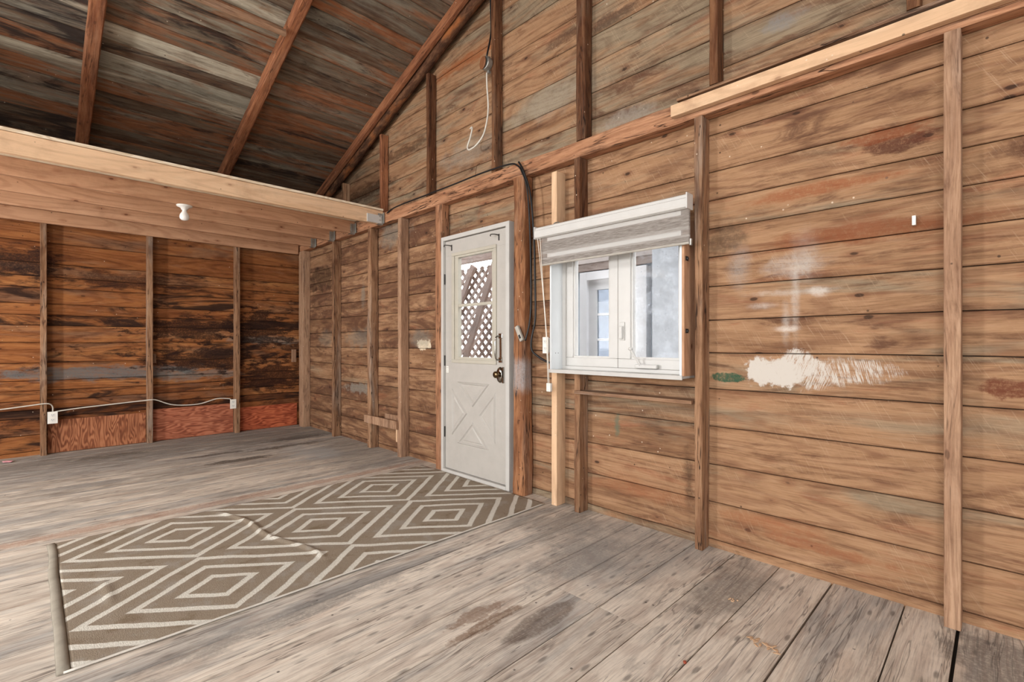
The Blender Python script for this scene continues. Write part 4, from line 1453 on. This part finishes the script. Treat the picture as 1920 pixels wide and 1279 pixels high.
m_fabric = fabric_mat()
bl = empty('roller_blind', (-1.69, 2.465, 1.655), 'grey striped roller blind rolled up in a white cassette over the window', 'blind')
BO = (-1.69, 2.465, 1.655)
b = bmesh.new()
prof = [(2.500, 1.832), (2.500, 1.905), (2.455, 1.908), (2.440, 1.900), (2.438, 1.885), (2.432, 1.880), (2.430, 1.850), (2.436, 1.836), (2.450, 1.830)]
va = [b.verts.new((-2.232 - BO[0], y - BO[1], z - BO[2])) for y, z in prof]
vb = [b.verts.new((-1.158 - BO[0], y - BO[1], z - BO[2])) for y, z in prof]
for i in range(len(prof)):
    j = (i + 1) % len(prof)
    b.faces.new((va[i], va[j], vb[j], vb[i]))
b.faces.new(va)
b.faces.new(vb)
link('cassette', b, m_cas, bl)
for xa, xb in ((-2.238, -2.231), (-1.159, -1.150)):
    b = bmesh.new()
    bx(b, xa - BO[0], xb - BO[0], 2.428 - BO[1], 2.502 - BO[1], 1.826 - BO[2], 1.911 - BO[2], 0, 0.006)
    link('end_cap', b, m_cas, bl)
fo = bpy.data.objects
b = bmesh.new()
for yy in (2.462, 2.476):
    q = [b.verts.new(p) for p in ((0, yy - 2.462, 0), (1.045, yy - 2.462, 0), (1.045, yy - 2.462, 0.185), (0, yy - 2.462, 0.185))]
    b.faces.new(q)
f_ = link('blind_fabric', b, m_fabric, bl)
f_.location = (-2.200 - BO[0], 2.462 - BO[1], 0)
b = bmesh.new()
lathe(b, [(0, 0), (0.008, 0), (0.008, 1.045), (0, 1.045)], 12, (1, 0, 0), (-2.200 - BO[0], 2.469 - BO[1], -0.004))
link('bottom_rail', b, m_grey, bl)
b = bmesh.new()
tube(b, [(-2.222 - BO[0], 2.45 - BO[1], 1.84 - BO[2]), (-2.190 - BO[0], 2.465 - BO[1], 1.5 - BO[2]), (-2.165 - BO[0], 2.475 - BO[1], 1.15 - BO[2]), (-2.157 - BO[0], 2.484 - BO[1], 0.84 - BO[2])], 0.0024, 6)
tube(b, [(-2.200 - BO[0], 2.45 - BO[1], 1.84 - BO[2]), (-2.176 - BO[0], 2.455 - BO[1], 1.5 - BO[2]), (-2.155 - BO[0], 2.470 - BO[1], 1.15 - BO[2]), (-2.146 - BO[0], 2.484 - BO[1], 0.84 - BO[2])], 0.0024, 6)
link('pull_cord', b, m_cord, bl, True)
b = bmesh.new()
bx(b, -2.168 - BO[0], -2.132 - BO[0], 2.478 - BO[1], 2.500 - BO[1], 0.79 - BO[2], 0.848 - BO[2], 0, 0.004)
for z in (0.802, 0.836):
    lathe(b, [(0, 0.003), (0.004, 0.003), (0.004, 0)], 8, (0, -1, 0), (-2.150 - BO[0], 2.478 - BO[1], z - BO[2]))
link('cord_tensioner', b, m_plastic, bl)
b = bmesh.new()
tube(b, [(-2.07 - BO[0], 2.52 - BO[1], 1.900 - BO[2]), (-2.10 - BO[0], 2.53 - BO[1], 1.935 - BO[2]), (-2.14 - BO[0], 2.53 - BO[1], 1.935 - BO[2]), (-2.165 - BO[0], 2.52 - BO[1], 1.900 - BO[2])], 0.004, 8)
link('mounting_hook', b, m_galv, bl)
b = bmesh.new()
bx(b, -1.152 - BO[0], -1.142 - BO[0], 2.46 - BO[1], 2.478 - BO[1], -0.02, 0.016, 0, 0.002)
link('hem_clip', b, m_galv, bl)

outlet((-2.196, 2.546, 1.104), (0, -1, 0), 'white double outlet beside the left edge of the window box', w=0.052, h=0.112, depth=0.045)

# ------------------------------------------------------------------ shelf below the window
o = lbox('wall_shelf', -1.975, -1.176, 2.535, 2.648, 0.786, 0.806, m_brown, 0.002)
o.data.materials.clear()
sm = wood('dusty_shelf_wood', 'x', [(0, S(120, 80, 56)), (0.5, S(150, 116, 90)), (1, S(170, 150, 130))], attr=False, grey=S(168, 160, 150), grey_amt=0.9, stain=0.3, knot=0.3, crack=0.6)
o.data.materials.append(sm)
tag(o, 'narrow dusty wooden shelf between two studs below the window', 'shelf')

# ------------------------------------------------------------------ switch on the post, cables, gable junction box
sw = empty('cord_switch', (-2.43, 2.527, 1.135), 'grey cord switch tilted on the thick post right of the door', 'switch')
Rz = Matrix.Rotation(math.radians(-28), 4, 'Y')
b = bmesh.new()
bx(b, -0.017, 0.017, -0.022, 0.0, 0.0, 0.120, 0, 0.005)
bmesh.ops.transform(b, matrix=Rz, verts=b.verts)
link('switch_body', b, m_grey, sw)
b = bmesh.new()
bx(b, -0.008, 0.008, -0.026, -0.020, 0.02, 0.048, 0, 0.002)
bmesh.ops.transform(b, matrix=Rz, verts=b.verts)
link('rocker', b, m_black, sw)
cable('black_cable', [(-4.36, 2.545, 2.43), (-4.2, 2.549, 2.462), (-3.66, 2.549, 2.467), (-3.267, 2.549, 2.47), (-2.923, 2.548, 2.475), (-2.60, 2.545, 2.462), (-2.50, 2.540, 2.425), (-2.445, 2.53, 2.36), (-2.40, 2.53, 2.25), (-2.380, 2.535, 2.05),
                      (-2.370, 2.54, 1.74), (-2.372, 2.545, 1.40), (-2.385, 2.54, 1.25), (-2.405, 2.52, 1.135)], 0.0065, m_black,
      'black cable along the reddish plate and down the post right of the door')
cable('black_cable', [(-2.490, 2.54, 2.45), (-2.435, 2.53, 2.37), (-2.385, 2.55, 2.20), (-2.358, 2.56, 1.9), (-2.355, 2.57, 1.6), (-2.352, 2.57, 1.3), (-2.378, 2.56, 1.16), (-2.378, 2.56, 1.07), (-2.33, 2.58, 1.02), (-2.25, 2.59, 0.985), (-2.17, 2.60, 0.97)], 0.0075, m_black,
      'thicker black cable from the post passing behind the window box')
cable('black_cable', [(-2.850, 2.585, 3.90), (-2.850, 2.59, 3.75), (-2.848, 2.59, 3.58), (-2.848, 2.545, 3.380)], 0.007, m_black,
      'black cable hanging straight down to the round junction box')
jb = empty('junction_box', (-2.842, 2.560, 3.315), 'round grey junction box with tan lid on the gable stud', 'junction box')
b = bmesh.new()
lathe(b, [(0, 0.0), (0.048, 0.0), (0.050, -0.005), (0.050, -0.045), (0.046, -0.048), (0, -0.048)], 28, (0, 1, 0), (0, -0.0, 0))
link('box_body', b, m_galv, jb, False)
b = bmesh.new()
lathe(b, [(0, 0.010), (0.042, 0.010), (0.047, 0.006), (0.048, 0.001), (0, 0.001)], 28, (-0.25, -0.97, 0), (-0.008, -0.052, 0.0))
link('box_lid', b, m_boxcover, jb, False)
b = bmesh.new()
bx(b, -0.012, 0.012, -0.012, 0.012, -0.068, -0.046, 0, 0.003)
link('cable_clamp', b, m_galv, jb)
b = bmesh.new()
bx(b, -0.010, 0.010, -0.010, 0.012, 0.046, 0.064, 0, 0.003)
link('cable_clamp', b, m_galv, jb)
cable('white_cable', [(-2.842, 2.54, 3.245), (-2.840, 2.54, 3.15), (-2.836, 2.55, 2.98), (-2.842, 2.54, 2.86), (-2.875, 2.53, 2.76), (-2.95, 2.52, 2.700), (-3.035, 2.52, 2.688), (-3.060, 2.525, 2.725), (-3.032, 2.53, 2.79), (-3.016, 2.535, 2.85), (-3.024, 2.54, 2.875), (-3.050, 2.545, 2.872)],
      0.0065, m_cable, 'white cable hanging in a hook from the round junction box')
o = lbox('white_peg', -0.260, -0.247, 2.628, 2.6495, 1.615, 1.655, m_plastic, 0.001)
tag(o, 'tiny white peg on the planks left of the nearest stud', 'peg')
# little rusty clump of string on the plate
cable('hanging_wire', [(-3.00, 2.553, 2.462), (-2.99, 2.55, 2.49), (-3.03, 2.60, 2.58), (-3.04, 2.64, 2.61)], 0.0018, m_brown,
      'thin rusty wire sticking up from the plate over the door', 'wire')

# ------------------------------------------------------------------ bulb holder under the loft joist
lb = empty('ceiling_bulb', (-5.075, 0.956, 2.335), 'bare white bulb in a porcelain holder under the first loft joist', 'light bulb')
b = bmesh.new()
lathe(b, [(0, 0), (0.060, 0), (0.062, -0.005), (0.056, -0.012), (0.036, -0.020), (0.026, -0.030), (0.024, -0.040), (0, -0.040)], 32)
link('lamp_holder', b, m_porc, lb, True)
b = bmesh.new()
lathe(b, [(0.016, -0.036), (0.017, -0.052), (0.022, -0.062), (0.034, -0.082), (0.0375, -0.100), (0.034, -0.118), (0.022, -0.130), (0, -0.1345)], 32)
link('bulb', b, m_bulb, lb, True)

# ------------------------------------------------------------------ the rug


def rug_mat():
    g = NT('rug_pile')
    co = g.objco()
    # slight unevenness of the weave edge
    wob = g.noise(co, 90.0, 2.0, 0.5)
    wob2 = g.noise(co, 5.0, 2.0, 0.5)
    sp = g.node('ShaderNodeSeparateXYZ')
    g.put(co, sp.inputs[0])
    x = g.math('ADD', sp.outputs[0], g.math('MULTIPLY', g.math('SUBTRACT', wob2, 0.5), 0.03))
    y = g.math('ADD', sp.outputs[1], g.math('MULTIPLY', g.math('SUBTRACT', wob, 0.5), 0.012))

    def dia(cx, cy):
        dx = g.math('ABSOLUTE', g.math('SUBTRACT', g.math('MODULO', g.math('ADD', g.math('SUBTRACT', x, cx - 8.2), 0.41), 0.82), 0.41))
        dy = g.math('ABSOLUTE', g.math('SUBTRACT', g.math('MODULO', g.math('ADD', g.math('SUBTRACT', y, cy - 12.8), 0.64), 1.28), 0.64))
        return g.math('ADD', g.math('DIVIDE', dx, 0.41), g.math('DIVIDE', dy, 0.512))
    d = g.math('MINIMUM', dia(-3.345, 0.610), dia(-2.930, 1.250))

    def band(a, b_):
        return g.math('MULTIPLY', g.mapr(d, a - 0.012, a + 0.012), g.mapr(d, b_ + 0.012, b_ - 0.012))
    m = g.math('ADD', band(0.895, 0.998), g.math('ADD', band(0.565, 0.665), band(0.235, 0.335)), clamp=True)
    n = g.noise(co, 320.0, 2.0, 0.6)
    weave = g.noise(g.scale(co, (60, 260, 1)), 1.0, 2.0, 0.5)
    brown = g.ramp(n, [(0.3, S(130, 116, 100)), (0.7, S(158, 145, 128))])
    dirt = g.noise(co, 6.0, 5.0, 0.65)
    brown = g.mix(g.math('MULTIPLY', g.mapr(dirt, 0.55, 0.7), 0.6), brown, S(112, 92, 70))
    brown = g.mix(g.math('MULTIPLY', g.mapr(dirt, 0.48, 0.35), 0.45), brown, S(162, 156, 148))
    white = g.ramp(weave, [(0.3, S(196, 192, 180)), (0.7, S(226, 222, 212))])
    col = g.mix(m, brown, white)
    h = g.math('ADD', g.math('MULTIPLY', n, 0.6), g.math('MULTIPLY', weave, 0.3))
    h = g.math('ADD', h, g.math('MULTIPLY', m, -0.5))
    return g.finish(col, 0.95, h, 0.004, 0.7, spec=0.1)


m_rug = rug_mat()
m_bind = flat('rug_binding', S(150, 142, 128), 0.9, var=0.1, bump=0.001)
m_edge = flat('rug_edge_cord', S(214, 208, 198), 0.8, var=0.05)


def rug_z(x, y):
    z = 0.006
    # a fold running across, and a smaller one near the left end
    c = 0.985 + (x + 3.0) * 0.16 + 0.02 * math.sin(x * 9)
    k = max(0, min(1, (-2.42 - x) / 0.12)) * max(0, min(1, (x + 3.66) / 0.1))
    z += (0.010 + 0.006 * noise.noise(Vector((x * 14, 1, 2)))) * math.exp(-((y - c) / 0.016) ** 2) * k
    z += 0.006 * math.exp(-((y - 0.24) / 0.02) ** 2) * max(0, min(1, (x + 3.0) / 0.1)) * max(0, min(1, (-2.62 - x) / 0.1))
    z += 0.004 * max(0, noise.noise(Vector((x * 4, y * 4, 3.3))))
    e = min(abs(x + 2.225) / 0.02, 1)
    return z + 0.001 * e


rug = empty('area_rug', (-2.95, 1.29, 0), 'brown rug with white nested diamonds lying from the door across the floor', 'rug')
RO = Vector((-2.95, 1.29, 0))
b = bmesh.new()
NX, NY = 90, 230
X0, X1, Y0, Y1 = -3.690, -2.228, 0.095, 2.520
grid = [[b.verts.new((X0 + (X1 - X0) * i / NX, Y0 + (Y1 - Y0) * j / NY, 0)) for j in range(NY + 1)] for i in range(NX + 1)]
for r_ in grid:
    for v in r_:
        ex = 0.006 * noise.noise(Vector((v.co.y * 2.5, 0, 1)))
        if abs(v.co.x - X0) < 1e-4 or abs(v.co.x - X1) < 1e-4:
            v.co.x += ex
        v.co.z = rug_z(v.co.x, v.co.y)
for i in range(NX):
    for j in range(NY):
        b.faces.new((grid[i][j], grid[i + 1][j], grid[i + 1][j + 1], grid[i][j + 1]))
# thickness skirt down to the floor
bound = [e for e in b.edges if len(e.link_faces) == 1]
ret = bmesh.ops.extrude_edge_only(b, edges=bound)
for v in ret['geom']:
    if isinstance(v, bmesh.types.BMVert):
        v.co.z = 0.0006
ro = link('rug_pile', b, m_rug, None, True)
ro.parent = rug
ro.matrix_parent_inverse = Matrix.Translation(-RO)
b = bmesh.new()
tube(b, [(X1 + 0.004 + 0.006 * noise.noise(Vector((y * 2.5, 0, 1))) - RO.x, y - RO.y, 0.006) for y in [Y0 - 0.02 + (Y1 - Y0 + 0.02) * k / 24 for k in range(25)]], 0.0042, 8, 0, 2)
link('edge_cord', b, m_edge, rug, True)
b = bmesh.new()
ptsb = [(x_ - RO.x, Y0 - 0.008 + 0.008 * noise.noise(Vector((x_ * 3, 2, 1))) - 0.012 - RO.y) for x_ in [X0 + (X1 - X0) * k / 30 for k in range(31)]]
rowsb = []
for (px_, py_) in ptsb:
    rowsb.append([b.verts.new((px_, py_ + dy, zz)) for dy, zz in ((-0.018, 0.001), (-0.014, 0.010), (0.0, 0.013), (0.014, 0.012), (0.020, 0.004), (0.018, 0.001))])
for a, c_ in zip(rowsb[:-1], rowsb[1:]):
    for k in range(6):
        b.faces.new((a[k], a[(k + 1) % 6], c_[(k + 1) % 6], c_[k]))
b.faces.new(rowsb[0])
b.faces.new(rowsb[-1])
link('end_binding', b, m_bind, rug, True)

# ------------------------------------------------------------------ bits on the floor


def chip(name, x, y, sx, sy, h, mat, label, cat, seed, nlump=1):
    b_ = bmesh.new()
    r_ = random.Random(seed)
    for k in range(nlump):
        cx, cy = (r_.uniform(-sx, sx) if nlump > 1 else 0), (r_.uniform(-sy, sy) if nlump > 1 else 0)
        s = 1.0 if nlump == 1 else 0.25
        ret_ = bmesh.ops.create_icosphere(b_, subdivisions=1, radius=1)
        a = r_.uniform(0, 3)
        for v in ret_['verts']:
            j = 1 + 0.35 * noise.noise(v.co * 2 + Vector((seed, k, 0)))
            x_, y_ = v.co.x * sx * s * j, v.co.y * sy * s * j
            v.co = Vector((cx + x_ * math.cos(a) - y_ * math.sin(a), cy + x_ * math.sin(a) + y_ * math.cos(a), h * (1 + v.co.z * j) + 0.0005))
    o_ = link(name, b_, mat)
    o_.location = (x, y, 0)
    tag(o_, label, cat)
    return o_


chip('red_chip', -0.775, 1.62, 0.007, 0.010, 0.003, m_chipred, 'small red chip on a floor board seam near the camera', 'chip', 1)
chip('sawdust_pile', -0.815, 2.155, 0.016, 0.016, 0.003, m_shav, 'tiny pinkish heap of sawdust on the floor by the wide seam', 'sawdust', 2, 10)['kind'] = 'stuff'
chip('sawdust_pile', -0.61, 1.92, 0.06, 0.022, 0.002, m_shav, 'thin trail of pale sawdust across a floor seam near the right', 'sawdust', 3, 16)['kind'] = 'stuff'
chip('paper_scrap', -6.55, -0.16, 0.05, 0.03, 0.008, m_paper, 'crumpled pink scrap at the foot of the back wall, far left', 'paper', 4, 1)

# ------------------------------------------------------------------ outside: porch seen through the glass
b = bmesh.new()
bx(b, -14, 12, 2.72, 14, -0.25, -0.10)
bx(b, -14, 12, -12, -3.5, -0.25, -0.10)
o = link('ground_outside', b, m_ground)
tag(o, kind='structure')
# lattice: two crossing layers of thin slats
b = bmesh.new()
LX0, LX1, LZ0, LZ1 = -7.4, -4.25, 0.0, 2.14
st, hw = 0.140, 0.023


def slat(x_a, z_a, x_b, z_b, yy):
    d = Vector((x_b - x_a, 0, z_b - z_a)).normalized()
    n_ = Vector((-d.z, 0, d.x)) * hw
    A, B = Vector((x_a, yy, z_a)), Vector((x_b, yy, z_b))
    vv = [b.verts.new(p + o_) for p in (A, B) for o_ in (n_, -n_, n_ + Vector((0, 0.008, 0)), -n_ + Vector((0, 0.008, 0)))]
    for f in ((0, 1, 5, 4), (2, 6, 7, 3), (0, 4, 6, 2), (1, 3, 7, 5), (0, 2, 3, 1), (4, 5, 7, 6)):
        b.faces.new([vv[i] for i in f])


H = LZ1 - LZ0
k = LX0 - H
while k < LX1:
    # rising slat starting at x=k on the bottom
    xa, za = k, LZ0
    xb, zb = k + H, LZ1
    if xa < LX0:
        za += (LX0 - xa) * 1.0
        xa = LX0
    if xb > LX1:
        zb -= (xb - LX1) * 1.0
        xb = LX1
    if za < LZ1 and zb > LZ0 and xb > xa:
        slat(xa, za, xb, zb, 4.30)
    xa, za = LX0 + LX1 - k, LZ0
    xb, zb = xa - H, LZ1
    if xa > LX1:
        za += (xa - LX1) * 1.0
        xa = LX1
    if xb < LX0:
        zb -= (LX0 - xb) * 1.0
        xb = LX0
    if za < LZ1 and xb < xa:
        slat(xa, za, xb, zb, 4.309)
    k += st
o = link('lattice_panel', b, m_lat)
tag(o, 'brown diagonal lattice panel seen through the door glass', 'lattice')
timber('porch_brace', (-6.1, 4.262, 0.32), (-5.04, 4.262, 2.165), 0.09, 0.04, m_lat, 'slanting porch brace left of the other, behind the door glass', 'brace', side=(1, 0, 0))
timber('porch_brace', (-5.60, 4.190, -0.08), (-4.50, 4.190, 2.20), 0.10, 0.04, m_lat, 'slanting porch brace on the right behind the door glass', 'brace', side=(1, 0, 0))
timber('porch_header', (-7.4, 4.25, 2.34), (-3.8, 4.25, 2.34), 0.26, 0.06, m_lat, 'horizontal porch beam over the lattice outside the door', 'beam', side=(0, 0, 1))
o = lbox('porch_post', -4.22, -4.11, 4.22, 4.33, -0.10, 2.20, m_lat, 0.004)
tag(o, 'upright porch post at the end of the lattice outside', 'post')
# neighbouring porch wall and its door
b = bmesh.new()
for rct in subtract([(-3.75, 0.8, -0.1, 1.98)], (-3.249, -2.436, -0.1, 1.885)):
    bx(b, rct[0], rct[1], 4.36, 4.42, rct[2], rct[3])
o = link('porch_wall', b, m_porch)
tag(o, kind='structure')
o = lbox('porch_fascia', -3.75, 0.8, 4.28, 4.42, 1.981, 2.75, m_porchtop, 0.004)
tag(o, 'pale upper boarding of the porch seen through the blind', 'fascia')
timber('porch_lintel', (-3.75, 4.30, 1.945), (-2.0, 4.30, 1.945), 0.09, 0.03, m_lat, 'brown board over the white porch door outside the window', 'board', side=(0, 0, 1))
o = lbox('wall_sheet', -2.347, -0.9, 4.22, 4.26, -0.10, 2.2, m_panel, 0.003)
tag(o, 'plain pale panel outside the right half of the window', 'panel')
pd = empty('porch_door', (-2.84, 4.31, -0.1), 'white glazed porch door seen through the left half of the window', 'door')
PO = (-2.84, 4.31, -0.1)
b = bmesh.new()
bx(b, -3.249 - PO[0], -3.155 - PO[0], -0.04, 0.08, 0, 1.985, 0, 0.004)
bx(b, -2.548 - PO[0], -2.436 - PO[0], -0.04, 0.08, 0, 1.985, 0, 0.004)
bx(b, -3.155 - PO[0], -2.548 - PO[0], -0.04, 0.08, 1.895, 1.985, 0, 0.004)
link('door_casing', b, m_porchdoor, pd)
b = bmesh.new()
ring_rect(b, sh((-3.155, -3.050, -2.650, -2.548), PO[0]), (0.0, 1.05, 1.79, 1.895), 0.0, 0.04, 0.003)
for z in (1.255, 1.525):
    bx(b, -3.05 - PO[0], -2.65 - PO[0], 0.005, 0.03, z - 0.012, z + 0.012, 0, 0.002)
bx(b, -2.862 - PO[0], -2.838 - PO[0], 0.005, 0.03, 1.05, 1.79, 0, 0.002)
link('door_leaf', b, m_porchdoor, pd)
b = bmesh.new()
bx(b, -3.052 - PO[0], -2.648 - PO[0], 0.016, 0.02, 1.048, 1.792)
link('pane', b, m_glassp, pd)
